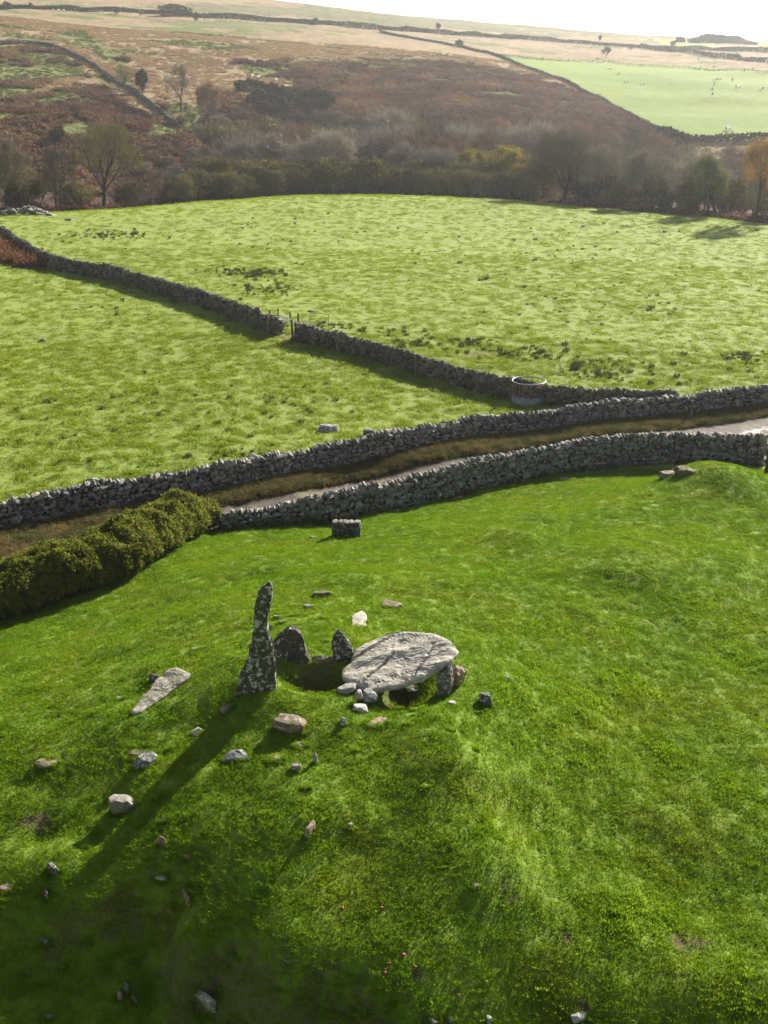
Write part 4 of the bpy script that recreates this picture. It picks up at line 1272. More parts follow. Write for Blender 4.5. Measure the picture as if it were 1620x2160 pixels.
for x in (0, hl):
    mb = MB(); mb.tube([(x, 0, 0), (x, 0, 1.0)], .022, 6); link('leg', mb.mesh('leg'), M_STEEL, hu)
cpm = stake_mesh(1.25, .07, 9)
for k, (a, b) in enumerate([(571, 404), (610, 403), (688, 403), (703, 403), (722, 403)]):
    p = at(a, b + 7)
    o = bpy.data.objects.new('fence_post', cpm); C.objects.link(o); o.location = p
    tag(o, ['leftmost grey post, alone, on the far edge of the pasture', 'second grey post, alone, left of the rounded olive bushes', 'left of the trio of grey posts below the rounded olive bush', 'middle of the trio of grey posts below the rounded olive bush', 'right of the trio of grey posts below the rounded olive bush'][k], 'fence post', 'posts along the far pasture edge')
# timber slip gate beside the near wall's end
e = at(1612, 1000)
mb = MB(); mb.box((0, 0, .6), (.10, .22, 1.45)); m = mb.mesh('gate_post'); m.materials.append(M_BARKD)
o = bpy.data.objects.new('gate_post', m); C.objects.link(o); o.location = e + Vector((.12, .1, 0)); tag(o, 'dark square post closing the right end of the near wall', 'post')

# waxcap mushrooms and fallen leaves in the lower slope
mush = {}
def mushroom(px, py, d, col, word, i):
    k = (word,)
    if k not in mush:
        bm_ = MB(); bm_.tube([(0, 0, 0), (0, 0, .6)], .12, 6); st = bm_.mesh('stalk', True); st.materials.append(simple_mat(word + '_stalk', tuple(c * .9 + .05 for c in col), .6))
        v, f = ico(2); v = v * np.array((.5, .5, .32)); v = v[:, :] + np.array((0, 0, .6)); v[:, 2] = np.maximum(v[:, 2], .55)
        cm = np_mesh('cap', v, f, True); cm.materials.append(simple_mat(word + '_cap', col, .45))
        mush[k] = (st, cm)
    e = empty('mushroom', at(px, py)); e.scale = (d * .8,) * 3
    link('stalk', mush[k][0], None, e); link('cap', mush[k][1], None, e)
    tag(e, f'small {word} waxcap mushroom {i}', 'mushroom')
RED, ORG, YEL = (.22, .03, .025), (.34, .075, .03), (.5, .36, .07)
for q in [(722,1920,.09,RED,'red','farthest left on the dark middle slope'),(805,1919,.09,RED,'red','alone right of centre on the dark middle slope'),(851,2019,.11,RED,'red','largest of the loose group near bottom centre'),
          (876,2044,.09,RED,'red','right below the largest red one'),(817,2036,.07,ORG,'orange','left of the upper orange pair'),(822,2036,.07,ORG,'orange','right of the upper orange pair'),
          (812,2049,.08,ORG,'orange','upper of the stacked orange pair'),(812,2055,.08,ORG,'orange','lower of the stacked orange pair'),(229,1918,.08,RED,'red','alone on the left hump'),
          (151,1867,.07,YEL,'yellow','upper left of three on the left hump'),(181,1864,.06,YEL,'yellow','rightmost of three on the left hump'),(140,1879,.06,YEL,'yellow','lowest of three on the left hump'),
          (1026,2075,.10,YEL,'yellow','alone near the bottom right of centre'),(968,2101,.06,YEL,'yellow','small below the lone one at bottom right of centre')]:
    mushroom(*q)

# ------------------------------------------------------------------ scattered vegetation
HID = {}
def proto_coll(name, meshes):
    c = bpy.data.collections.new(name)
    for i, me in enumerate(meshes):
        o = bpy.data.objects.new(f'{name}_{i:02d}', me); c.objects.link(o)
    return c
def scatter(name, pts, rots, scl, coll, nproto, label=None, kind='stuff', parent=None):
    """one object that holds every tuft as an instance on its points"""
    pts = np.asarray(pts, np.float32)
    n_ = len(pts)
    me = bpy.data.meshes.new(name)
    me.vertices.add(n_); me.vertices.foreach_set('co', pts.ravel())
    a = me.attributes.new('rot', 'FLOAT_VECTOR', 'POINT'); a.data.foreach_set('vector', np.asarray(rots, np.float32).ravel())
    a = me.attributes.new('scl', 'FLOAT_VECTOR', 'POINT'); a.data.foreach_set('vector', np.asarray(scl, np.float32).ravel())
    a = me.attributes.new('pick', 'INT', 'POINT'); a.data.foreach_set('value', rng.integers(0, nproto, n_).astype(np.int32))
    o = link(name, me, None, parent)
    g = bpy.data.node_groups.new(name, 'GeometryNodeTree')
    g.interface.new_socket('Geometry', in_out='INPUT', socket_type='NodeSocketGeometry')
    g.interface.new_socket('Geometry', in_out='OUTPUT', socket_type='NodeSocketGeometry')
    N, L_ = g.nodes, g.links
    gi, go = N.new('NodeGroupInput'), N.new('NodeGroupOutput')
    ci = N.new('GeometryNodeCollectionInfo'); ci.inputs['Collection'].default_value = coll
    ci.inputs['Separate Children'].default_value = True; ci.inputs['Reset Children'].default_value = True
    ip = N.new('GeometryNodeInstanceOnPoints'); ip.inputs['Pick Instance'].default_value = True
    def attr(nm, t):
        x = N.new('GeometryNodeInputNamedAttribute'); x.data_type = t; x.inputs['Name'].default_value = nm
        return x.outputs['Attribute']
    L_.new(gi.outputs[0], ip.inputs['Points']); L_.new(ci.outputs[0], ip.inputs['Instance'])
    L_.new(attr('pick', 'INT'), ip.inputs['Instance Index'])
    L_.new(attr('rot', 'FLOAT_VECTOR'), ip.inputs['Rotation']); L_.new(attr('scl', 'FLOAT_VECTOR'), ip.inputs['Scale'])
    L_.new(ip.outputs[0], go.inputs[0])
    m = o.modifiers.new('scatter', 'NODES'); m.node_group = g
    tag(o, label, None, None, kind)
    return o
def tuft_mesh(name, n_, rad, h, w, lean, seed, mat, droop=.3):
    r = np.random.default_rng(seed)
    a = r.uniform(0, 2 * PI, n_); q = rad * np.sqrt(r.random(n_))
    bx, by = q * np.cos(a), q * np.sin(a)
    d = r.uniform(0, 2 * PI, n_); ln = r.uniform(.1, 1, n_) * lean
    hh = h * r.uniform(.55, 1.15, n_)
    dx, dy = np.cos(d) * ln * hh, np.sin(d) * ln * hh
    ox, oy = np.cos(d + PI / 2 + r.uniform(-.7, .7, n_)) * w, np.sin(d + PI / 2) * w
    z0 = np.full(n_, -h * .15)
    v = np.stack([np.stack([bx - ox, by - oy, z0], 1), np.stack([bx + ox, by + oy, z0], 1),
                  np.stack([bx + dx * .45 + ox * .7, by + dy * .45 + oy * .7, hh * .65], 1), np.stack([bx + dx * .45 - ox * .7, by + dy * .45 - oy * .7, hh * .65], 1),
                  np.stack([bx + dx * (1 + droop), by + dy * (1 + droop), hh * (1 - droop * .4)], 1)], 1).reshape(-1, 3)
    b = np.arange(n_)[:, None] * 5
    f = np.concatenate([b + [0, 1, 2], b + [0, 2, 3], b + [3, 2, 4]])
    me = np_mesh(name, v, f); me.materials.append(mat)
    return me
def leaf_cloud(cent, size, seed, aspect=1.0, up=0.0):
    """one small leaf-shaped triangle pair per centre"""
    r = np.random.default_rng(seed)
    n_ = len(cent)
    a = r.normal(size=(n_, 3)); a[:, 2] += up; a /= np.linalg.norm(a, axis=1)[:, None]
    b = np.cross(a, r.normal(size=(n_, 3))); b /= np.linalg.norm(b, axis=1)[:, None]
    s = (size * r.uniform(.6, 1.3, n_))[:, None]
    v = np.stack([cent - a * s * aspect, cent + b * s * .5, cent + a * s * aspect, cent - b * s * .5], 1).reshape(-1, 3)
    q = np.arange(n_)[:, None] * 4
    return v, q + [0, 1, 2, 3]

def rand_ground(n_, rmin, rmax, azmax=.40):
    """points spread evenly over the ground between two distances"""
    r = np.sqrt(rng.uniform(rmin ** 2, rmax ** 2, n_)); a = rng.uniform(-azmax, azmax, n_)
    x, y = r * np.sin(a), r * np.cos(a)
    return x, y, r
def rots(n_, tilt=.15):
    return np.stack([rng.uniform(-tilt, tilt, n_), rng.uniform(-tilt, tilt, n_), rng.uniform(0, 2 * PI, n_)], 1)

# turf of the knoll
TURF = proto_coll('turf_tuft', [tuft_mesh('turf_tuft', 34, .15, .055, .0085, 1.0, 500 + i, M_BLADE) for i in range(6)])
n_ = 92000
x, y, r = rand_ground(n_, 12, 50, .42)
ok = (y < yB(x) - .05)
sl = np.interp(x, [-30, 30], [0, 0])
gxs = ground(x, y)
ppx, ppy = project(x, y, gxs)
soil_at = np.zeros(n_)
for a_, b_, r_ in SOILPX:
    if r_ > .05:
        p = at(a_, b_); soil_at = np.maximum(soil_at, 1.0 - np.hypot(x - p[0], y - p[1]) / (r_ * .9))
ok &= (soil_at < rng.uniform(0, .5, n_)) & (ppy < 2230) & (ppx > -60) & (ppx < 1680)
x, y, gxs, ppx, ppy = x[ok], y[ok], gxs[ok], ppx[ok], ppy[ok]
lush = np.clip(fbm2(x / 1.6, y / 1.6, 4, 91) * 1.6 + .15, 0, 1) * np.clip((ppx - 930) / 260, 0.12, 1) * np.clip((ppy - 1180) / 150, .2, 1)
patch = np.clip(fbm2(x / .55, y / .55, 3, 93) * 2.0, 0, 1)
hs = .42 + 1.3 * lush * (.35 + patch) + .35 * patch * rng.random(len(x))
k = len(x)
ws = rng.uniform(.8, 1.3, k)
scatter('turf_grass', np.stack([x, y, gxs], 1), rots(k, .2), np.stack([ws, ws, hs * rng.uniform(.7, 1.3, k)], 1), TURF, 6)

fx = []
for (px_, py_, w_, h_, tone_, turn_, th_, lab_) in ROCKS:
    b_ = at(px_, min(py_ + h_ * .32, 2150)); rad_ = w_ / scale_at(b_) * .5
    if b_.y > 50: continue
    for _ in range(int(8 + w_ * .7)):
        a_ = random.uniform(PI, 2 * PI) if random.random() < .75 else random.uniform(0, PI)
        fx.append((b_.x + math.cos(a_) * rad_ * random.uniform(.85, 1.15), b_.y + math.sin(a_) * rad_ * random.uniform(.35, .75)))
fx = np.array(fx); k = len(fx)
scatter('stone_foot_grass', np.stack([fx[:, 0], fx[:, 1], ground(fx[:, 0], fx[:, 1])], 1), rots(k, .25), np.stack([np.full(k, .45), np.full(k, .45), rng.uniform(.8, 1.9, k)], 1), TURF, 6)

# pasture tussocks
PT = proto_coll('pasture_tuft', [tuft_mesh('pasture_tuft', 50, .30, .085, .014, .9, 520 + i, M_PBLADE) for i in range(6)])
xs, ys = [], []
for a_, b_, m_ in ((42, 75, 26000), (75, 110, 20000), (110, 168, 22000)):
    x, y, r = rand_ground(m_, a_, b_, .41); xs.append(x); ys.append(y)
x, y = np.concatenate(xs), np.concatenate(ys)
azq, rq = np.arctan2(x, y), np.hypot(x, y)
ok = (y > yA(x) + .75) & (rq < CREST_R(azq) - 1)
yc = np.interp(x, [p[0] for p in cpl], [p[1] for p in cpl])
ok &= ~((y > yc - .1) & (y < yc + .9) & (x < WC2[-1][0]))
x, y, rq = x[ok], y[ok], rq[ok]
cl = fbm2(x / .7, y / .5, 4, 95)
dens = np.clip(cl * 1.2 + .6, 0.25, 1)
ok = rng.random(len(x)) < dens
x, y, rq, cl = x[ok], y[ok], rq[ok], cl[ok]
k = len(x); ws = rng.uniform(.7, 1.3, k) * np.interp(rq, [45, 160], [1, 1.5])
hs = rng.uniform(.35, .9, k) + np.clip(fbm2(x / .8, y / .5, 3, 96) - .1, 0, 1) * 1.6
scatter('pasture_grass', np.stack([x, y, ground(x, y)], 1), rots(k, .25), np.stack([ws, ws, hs], 1), PT, 6)

# darker rush and weed clumps
RT = proto_coll('rush_clump', [tuft_mesh('rush_clump', 46, .17, .34, .014, .6, 540 + i, M_RUSH, .1) for i in range(5)])
cl_px = [(540,578,60,10,150),(470,570,60,7,40),(560,610,60,14,110),(250,495,60,9,110),(150,500,60,12,40),(890,724,60,11,60),(1000,728,40,14,60),(840,700,70,14,40),
         (1130,745,90,14,90),(1240,770,60,16,70),(1290,795,60,12,40),(1570,752,30,9,55),(1585,770,40,20,25),(1370,780,160,35,60),(700,690,70,10,50),(1290,640,220,60,110),(600,500,300,50,110),(1150,560,300,80,150),(250,640,120,35,30),
         (350,850,260,90,75),(120,900,140,70,40),(600,860,150,50,45),(480,960,90,14,26),(370,638,16,4,12),(1400,480,200,40,60)]
xs = []
for a_, b_, sx_, sy_, m_ in cl_px:
    for _ in range(int(m_ * (.55 if sx_ > 65 else .7))):
        p = at(min(1650, max(-30, random.gauss(a_, sx_ * .55))), min(1040, max(432, random.gauss(b_, sy_ * .55))))
        xs.append((p.x, p.y, 0.45 + .75 * (random.random() ** 2) * (1.25 if m_ in (150, 60, 90, 70, 55) else .8)))
xs = np.array(xs); x, y = xs[:, 0], xs[:, 1]
yc = np.interp(x, [p[0] for p in cpl], [p[1] for p in cpl])
ok = (y > yA(x) + 1.2) & ~((y > yc - .5) & (y < yc + 1.2) & (x < WC2[-1][0])) & (np.hypot(x, y) < 166)
xs = xs[ok]; x, y = xs[:, 0], xs[:, 1]; k = len(x)
scatter('rush_clumps', np.stack([x, y, ground(x, y)], 1), rots(k, .15), np.stack([xs[:, 2], xs[:, 2], xs[:, 2] * .6], 1), RT, 5)

# long straw grass on the lane verge
VT = proto_coll('verge_tuft', [tuft_mesh('verge_tuft', 60, .20, .42, .010, .8, 560 + i, M_STRAW if i % 2 else M_RUSH, .5) for i in range(6)])
xs = []
for _ in range(5200):
    x_ = random.uniform(-20, 26)
    lo_, hi_ = float(yT(x_)), float(yA(x_))
    if hi_ - lo_ < .2: continue
    y_ = lo_ + (hi_ - lo_) * random.random() ** .8
    xs.append((x_, y_ + random.uniform(-.1, .0)))
xs = np.array(xs); k = len(xs)
hs = rng.uniform(.35, 1.0, k) * np.interp(xs[:, 0], [-20, 6, 12, 26], [1.0, 1.0, .65, .5])
ws = rng.uniform(.8, 1.3, k)
scatter('verge_grass', np.stack([xs[:, 0], xs[:, 1], ground(xs[:, 0], xs[:, 1])], 1), rots(k, .2), np.stack([ws, ws, hs], 1), VT, 6)
# grass creeping up the foot of the near wall and ruined end
xs = []
for _ in range(900):
    i = random.randrange(len(WLB) - 1); t = random.random(); p = WLB[i].lerp(WLB[i + 1], t)
    xs.append((p.x, p.y - random.uniform(.0, .12)))
xs = np.array(xs); k = len(xs)
scatter('wall_foot_grass', np.stack([xs[:, 0], xs[:, 1], ground(xs[:, 0], xs[:, 1])], 1), rots(k, .2), np.stack([np.full(k, .8)] * 2 + [rng.uniform(1, 2.2, k)], 1), TURF, 6)

xs = []
for _ in range(230):
    pl_ = random.choice([WLB, WLB, WLA, WC1, WC2]); i = random.randrange(len(pl_) - 1); t = random.random(); p = pl_[i].lerp(pl_[i + 1], t)
    xs.append((p.x, p.y - random.uniform(.02, .35), random.uniform(.35, 1.0) ** 1.5))
xs = np.array(xs); k = len(xs)
scatter('wall_foot_weeds', np.stack([xs[:, 0], xs[:, 1], ground(xs[:, 0], xs[:, 1])], 1), rots(k, .2), np.stack([xs[:, 2], xs[:, 2], xs[:, 2] * 1.1], 1), RT, 5)

# bracken, moor grass
def frond_mesh(name, n_, rad, h, seed, mat):
    r = np.random.default_rng(seed)
    c = r.normal(size=(n_, 3)) * np.array([rad * .5, rad * .5, h * .28]); c[:, 2] = np.abs(c[:, 2]) + h * .15
    v, f = leaf_cloud(c, .13 * rad / .6, seed, 1.6, .2)
    me = np_mesh(name, v, f); me.materials.append(mat); return me
BR = proto_coll('bracken', [frond_mesh('bracken', 60, .75, .9, 600 + i, M_BRACKEN) for i in range(5)])
BR2 = proto_coll('bright_bracken', [frond_mesh('bright_bracken', 70, .6, .8, 610 + i, M_BRACKEN2) for i in range(4)])
HS = proto_coll('moor_tuft', [tuft_mesh('moor_tuft', 26, .55, .5, .05, .9, 620 + i, M_HSTRAW, .5) for i in range(5)])
HG = proto_coll('hill_tuft', [tuft_mesh('hill_tuft', 26, .5, .3, .05, .9, 630 + i, M_HGREEN, .5) for i in range(4)])
x, y, r = rand_ground(60000, 190, 430, .42)
z = ground(x, y); ppx, ppy = project(x, y, z)
kk = veg(ppx, ppy, x, y)
for nm, cond, coll, np_, a_, b_ in (('bracken', kk == 1, BR, 5, .7, 1.5), ('moor_grass', kk == 0, HS, 5, .7, 1.4), ('hill_grass', kk == 2, HG, 4, .7, 1.4)):
    cc = cond & ((fbm2(x / 5, y / 5, 3, 99) > -.25) | (nm == 'bracken')) & (ppy < 420)
    q = np.stack([x, y, z], 1)[cc]; k = len(q); s = rng.uniform(a_, b_, k)[:, None] * np.array([[1, 1, .8]])
    scatter(nm, q, rots(k, .2), s, coll, np_)
# bracken bank in the corner beyond the wall and along the far pasture edge
xs = []
for _ in range(420):
    a_ = random.uniform(-30, 92); b_ = random.uniform(512, 556 + 6)
    if b_ < 500 + a_ * .55: continue
    if b_ > 545 + 20 * math.sin(max(0, a_) / 92 * 1.6): continue
    p = at(a_, b_ + 2); xs.append((p.x, p.y, random.uniform(.7, 1.2)))
xs = np.array(xs); k = len(xs)
scatter('bracken_bank', np.stack([xs[:, 0], xs[:, 1], ground(xs[:, 0], xs[:, 1])], 1), rots(k), np.repeat(xs[:, 2:3], 3, 1), BR2, 4)
xs = []
for _ in range(2600):
    az_ = random.uniform(-.42, .42); r_ = float(CREST_R(az_)) + random.uniform(.5, 9)
    xs.append((r_ * math.sin(az_), r_ * math.cos(az_), random.uniform(.6, 1.25)))
xs = np.array(xs); k = len(xs)
scatter('crest_bracken', np.stack([xs[:, 0], xs[:, 1], ground(xs[:, 0], xs[:, 1])], 1), rots(k), np.repeat(xs[:, 2:3], 3, 1), BR, 5)

# ------------------------------------------------------------------ the hedge by the lane
HF = [at(a, b) for a, b in [(-140,1372),(0,1318),(100,1286),(200,1252),(300,1210),(380,1160),(440,1122),(466,1112)]]
def polypos(pts, t):
    L = [0]
    for a, b in zip(pts, pts[1:]): L.append(L[-1] + (b - a).length)
    s = t * L[-1]
    i = next((k for k in range(len(L) - 1) if L[k + 1] >= s), len(L) - 2)
    return pts[i].lerp(pts[i + 1], (s - L[i]) / max(L[i + 1] - L[i], 1e-6)), (pts[i + 1] - pts[i]).normalized()
he = empty('clipped_hedge', polypos(HF, .5)[0]); tag(he, 'long dense yellow-green hedge at left between the lane and the turf', 'hedge')
def sprig(seed, mat):
    r = np.random.default_rng(seed)
    c = []
    for _ in range(6):
        d = r.normal(size=3); d[2] = abs(d[2]) + .6; d /= np.linalg.norm(d)
        for t in (.4, .7, 1.0):
            for q in range(3): c.append(d * t * .11 + r.normal(size=3) * .022)
    v, f = leaf_cloud(np.array(c), .026, seed, 1.15, .5)
    me = np_mesh('hedge_sprig', v, f); me.materials.append(mat); return me
HP = proto_coll('hedge_sprig', [sprig(700 + i, M_HEDGE if i < 5 else M_HEDGE2) for i in range(6)])
pts, rt = [], []
for _ in range(15000):
    t = random.random(); p, d = polypos(HF, t)
    nrm = Vector((-d.y, d.x, 0)).normalized()          # away from the camera
    prof = min(1, (1 - t) * 9 + .25)
    W_, H_ = 1.75 * prof ** .4, (1.42 + .12 * math.sin(t * 23) + .1 * math.sin(t * 57)) * (.55 + .45 * prof)
    u = random.random()
    ang = PI * (0.02 + .96 * u)
    lump = 1 + .13 * float(fbm2(np.array([t * 26]), np.array([ang * 2.2]), 3, 111)[0]) * 1.7
    off = -math.cos(ang) * W_ / 2; zz = math.sin(ang) ** .55 * H_
    off *= lump; zz *= lump
    dep = random.random() ** 2 * .22 - (.16 * random.random() if random.random() < .12 else 0)
    q = p + nrm * (W_ / 2 + off * (1 - dep)) ; g0 = gz(p.x, p.y)
    out = (nrm * off + Vector((0, 0, zz * .9))).normalized()
    e_ = out.to_track_quat('Z', 'Y').to_euler()
    pts.append((q.x - he.location.x + random.uniform(-.05, .05), q.y - he.location.y, g0 + max(.06, zz * (1 - dep * .5)) - he.location.z))
    rt.append((e_.x + random.uniform(-.4, .4), e_.y + random.uniform(-.4, .4), random.uniform(0, 6)))
k = len(pts)
scatter('foliage', pts, rt, np.repeat(rng.uniform(.8, 1.7, k)[:, None], 3, 1), HP, 6, None, 'stuff', he)
mb = MB()
for i in range(90):
    p, d = polypos(HF, (i + .5) / 90); nrm = Vector((-d.y, d.x, 0)).normalized()
    for j in range(3):
        q = p + nrm * (.3 + .5 * j) - he.location
        tip = q + Vector((random.uniform(-.3, .3), random.uniform(-.2, .2), random.uniform(.7, 1.1)))
        mb.tube([q, tip], [.03, .012], 3)
link('stems', mb.mesh('stems'), M_BARKD, he)['kind'] = 'stuff'
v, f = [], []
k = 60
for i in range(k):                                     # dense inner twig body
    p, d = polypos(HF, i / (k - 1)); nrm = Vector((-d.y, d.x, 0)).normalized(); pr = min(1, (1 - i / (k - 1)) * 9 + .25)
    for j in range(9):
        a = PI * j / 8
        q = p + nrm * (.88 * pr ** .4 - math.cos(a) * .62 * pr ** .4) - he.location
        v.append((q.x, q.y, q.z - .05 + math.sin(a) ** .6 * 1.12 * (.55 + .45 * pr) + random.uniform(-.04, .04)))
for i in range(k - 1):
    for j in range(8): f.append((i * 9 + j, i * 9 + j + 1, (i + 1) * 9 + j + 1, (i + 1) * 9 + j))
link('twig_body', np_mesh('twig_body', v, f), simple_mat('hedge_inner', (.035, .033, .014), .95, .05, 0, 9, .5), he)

# ------------------------------------------------------------------ trees
def tree_proto(seed, H, spread, trunk_frac, mat_t, mat_c, kind='bare', ntw=2600, twl=.8, tww=.016, leaves=0, leaf_mat=None, leaf_size=.12, ns=6, up=.35):
    r = random.Random(seed)
    mb = MB(); tips = []
    def grow(p, d, L, rad, lvl):
        segs = 4 if lvl < 2 else 3
        pts = [p]
        for i in range(segs):
            d = (d + Vector((r.gauss(0, .13), r.gauss(0, .13), r.gauss(.05 if lvl else 0, .06)))).normalized()
            p = p + d * (L / segs); pts.append(p)
        rads = [rad * (1 - .75 * i / segs) if lvl else rad * (1 - .45 * i / segs) for i in range(segs + 1)]
        mb.tube(pts, rads, 7 if lvl == 0 else (4 if lvl == 1 else 3))
        if lvl >= 2: tips.append((pts[1:], lvl))
        if lvl >= 3: return
        nb = {0: ns, 1: 5, 2: 4}[lvl]
        for i in range(nb):
            t = (.62 + .38 * (i + .5) / nb) if lvl == 0 else (.3 + .7 * (i + .5) / nb)
            q = t * segs; i0 = min(int(q), segs - 1); s_ = pts[i0].lerp(pts[i0 + 1], q - i0)
            a = 2 * PI * (i * .382 + r.random() * .25)
            side = d.cross(Vector((math.cos(a), math.sin(a), .2))).normalized()
            sp_ = spread * r.uniform(.6, 1.25)
            nd = (d * (1 - .25 * sp_) + side * sp_ + Vector((0, 0, up))).normalized()
            grow(s_, nd, L * {0: 1.25, 1: .62, 2: .55}[lvl] * r.uniform(.75, 1.15) * (1.0 if lvl else (1 - trunk_frac) / max(trunk_frac, .2) * .42), rads[i0] * .62, lvl + 1)
    grow(Vector((0, 0, -.3)), Vector((r.gauss(0, .04), r.gauss(0, .04), 1)).normalized(), H * trunk_frac, H * .022 + .06, 0)
    if kind == 'multi':
        for i in range(5):
            a = i * 1.26; grow(Vector((.2 * math.cos(a), .2 * math.sin(a), -.2)), Vector((math.cos(a) * .5, math.sin(a) * .5, 1)).normalized(), H * .45, H * .012 + .04, 1)
    tp = np.array([p[:] for q, _ in tips for p in q])
    sc_ = H / tp[:, 2].max()
    tp *= sc_
    V = np.concatenate(mb.v) * sc_; Fm = np.concatenate(mb.f)
    tm = np_mesh('trunk', V, Fm, True); tm.materials.append(mat_t)
    rg = np.random.default_rng(seed)
    cen = tp.mean(0)
    cx0, cz0 = tp[:, :2].mean(0), H * (.60 if kind == 'bare' else .52)
    ncl = 30
    cd = rg.normal(size=(ncl, 3)); cd /= np.linalg.norm(cd, axis=1)[:, None]; cd[:, 2] = np.where(cd[:, 2] < -.55, -cd[:, 2], cd[:, 2])
    rad3 = np.array([H * (.24 + .19 * spread)] * 2 + [H * (.37 if kind == 'bare' else .44)])
    clc = cd * rad3 * rg.uniform(.55, 1.0, (ncl, 1)) + np.array([cx0[0], cx0[1], cz0])
    tp2 = np.concatenate([clc[rg.integers(0, ncl, len(tp) * 3)] + rg.normal(size=(len(tp) * 3, 3)) * H * .036, tp])
    ii = rg.integers(0, len(tp2), ntw)
    b = tp2[ii] + rg.normal(size=(ntw, 3)) * .12
    d = (b - cen * np.array([1, 1, .8])); d /= np.linalg.norm(d, axis=1)[:, None] + 1e-6
    d = d * .7 + rg.normal(size=(ntw, 3)) * .55 + np.array([0, 0, .25]); d /= np.linalg.norm(d, axis=1)[:, None]
    w = np.cross(d, rg.normal(size=(ntw, 3))); w /= np.linalg.norm(w, axis=1)[:, None]; w *= tww
    Lq = (twl * rg.uniform(.5, 1.4, ntw))[:, None]
    w = w * 2.0; v = np.stack([b - w, b + w, b + d * Lq], 1).reshape(-1, 3)
    f = np.arange(ntw * 3).reshape(-1, 3)
    cm = np_mesh('crown', v, f); cm.materials.append(mat_c)
    out = [('trunk', tm), ('crown', cm)]
    if leaves:
        ii = rg.integers(0, ncl, leaves)
        c = clc[ii] + rg.normal(size=(leaves, 3)) * H * .05
        v, f = leaf_cloud(c, leaf_size, seed, .9)
        lm = np_mesh('leaves', v, f); lm.materials.append(leaf_mat)
        out.append(('leaves', lm))
    return out, H
PR = {
 'bare': [tree_proto(800 + i, 10, .75, .32, M_BARKD, M_TWIG, ntw=9000) for i in range(3)],
 'bare_grey': [tree_proto(810 + i, 9, .75, .3, M_BARK, M_TWIG3, ntw=9000) for i in range(3)],
 'bare_olive': [tree_proto(820 + i, 10, .7, .3, M_BARKD, M_TWIG2, ntw=4200, tww=.012) for i in range(2)],
 'rust': [tree_proto(830 + i, 9, .7, .3, M_BARKD, M_TWIG4, ntw=8000) for i in range(2)],
 'thin': [tree_proto(840 + i, 10, .55, .34, M_BARK, M_TWIG, ntw=3000, up=.5) for i in range(2)],
 'oak': [tree_proto(850 + i, 8, .8, .3, M_BARKD, M_TWIG2, ntw=1500, leaves=9000, leaf_mat=M_LEAFY, leaf_size=.13) for i in range(2)],
 'gold': [tree_proto(860, 12, .5, .42, M_BARKD, M_TWIG2, ntw=2500, leaves=9000, leaf_mat=M_LEAFG, leaf_size=.12, up=.3)],
 'ivy': [tree_proto(870, 9, .5, .42, M_BARKD, M_TWIG2, ntw=1500, leaves=9000, leaf_mat=M_LEAFD, leaf_size=.13)],
 'willow': [tree_proto(880 + i, 5, .75, .16, M_BARK, M_TWIG2, 'multi', ntw=5000, twl=.6, tww=.018, leaves=1800, leaf_mat=M_LEAFO, leaf_size=.10, up=.25) for i in range(3)],
 'olive_bush': [tree_proto(890 + i, 5, .8, .14, M_BARK, M_TWIG2, 'multi', ntw=5000, twl=.5, tww=.02, leaves=3500, leaf_mat=M_LEAFO, leaf_size=.11, up=.15) for i in range(2)],
 'dark_bush': [tree_proto(900, 4, .7, .14, M_BARKD, M_TWIG, 'multi', ntw=2000, twl=.4, leaves=7000, leaf_mat=M_GORSE, leaf_size=.13, up=.2)],
}
proto_objs = {}
def plant(name, kind, px, D, hpx=None, hm=None, wide=None, label='', cat='tree', group=None, topy=None):
    p = at_d(px, D)
    s_ = scale_at(p)
    var = random.randrange(len(PR[kind]))
    parts, H = PR[kind][var]
    if topy is not None:
        _, basey = project(p.x, p.y, p.z); hpx = max(float(basey) - topy, 20)
    h = hm if hm else hpx / s_
    h = min(h, 15)
    e = empty(name, p - Vector((0, 0, .1)), random.uniform(0, 6.28))
    k = h / H
    e.scale = (k * (wide or 1), k * (wide or 1), k)
    for nm, me in parts:
        o = bpy.data.objects.new(nm, me); C.objects.link(o); o.parent = e
    tag(e, label, cat, group)
    return e
def crest(px):
    return float(CREST_R((px - 810) / F * 1.02))
WOOD_TOP = lambda px: float(np.interp(px, [380,420,500,600,700,800,900,1000,1100,1200,1300,1400,1480,1560,1640], [296,258,244,248,240,228,234,250,258,252,266,286,312,312,296]))
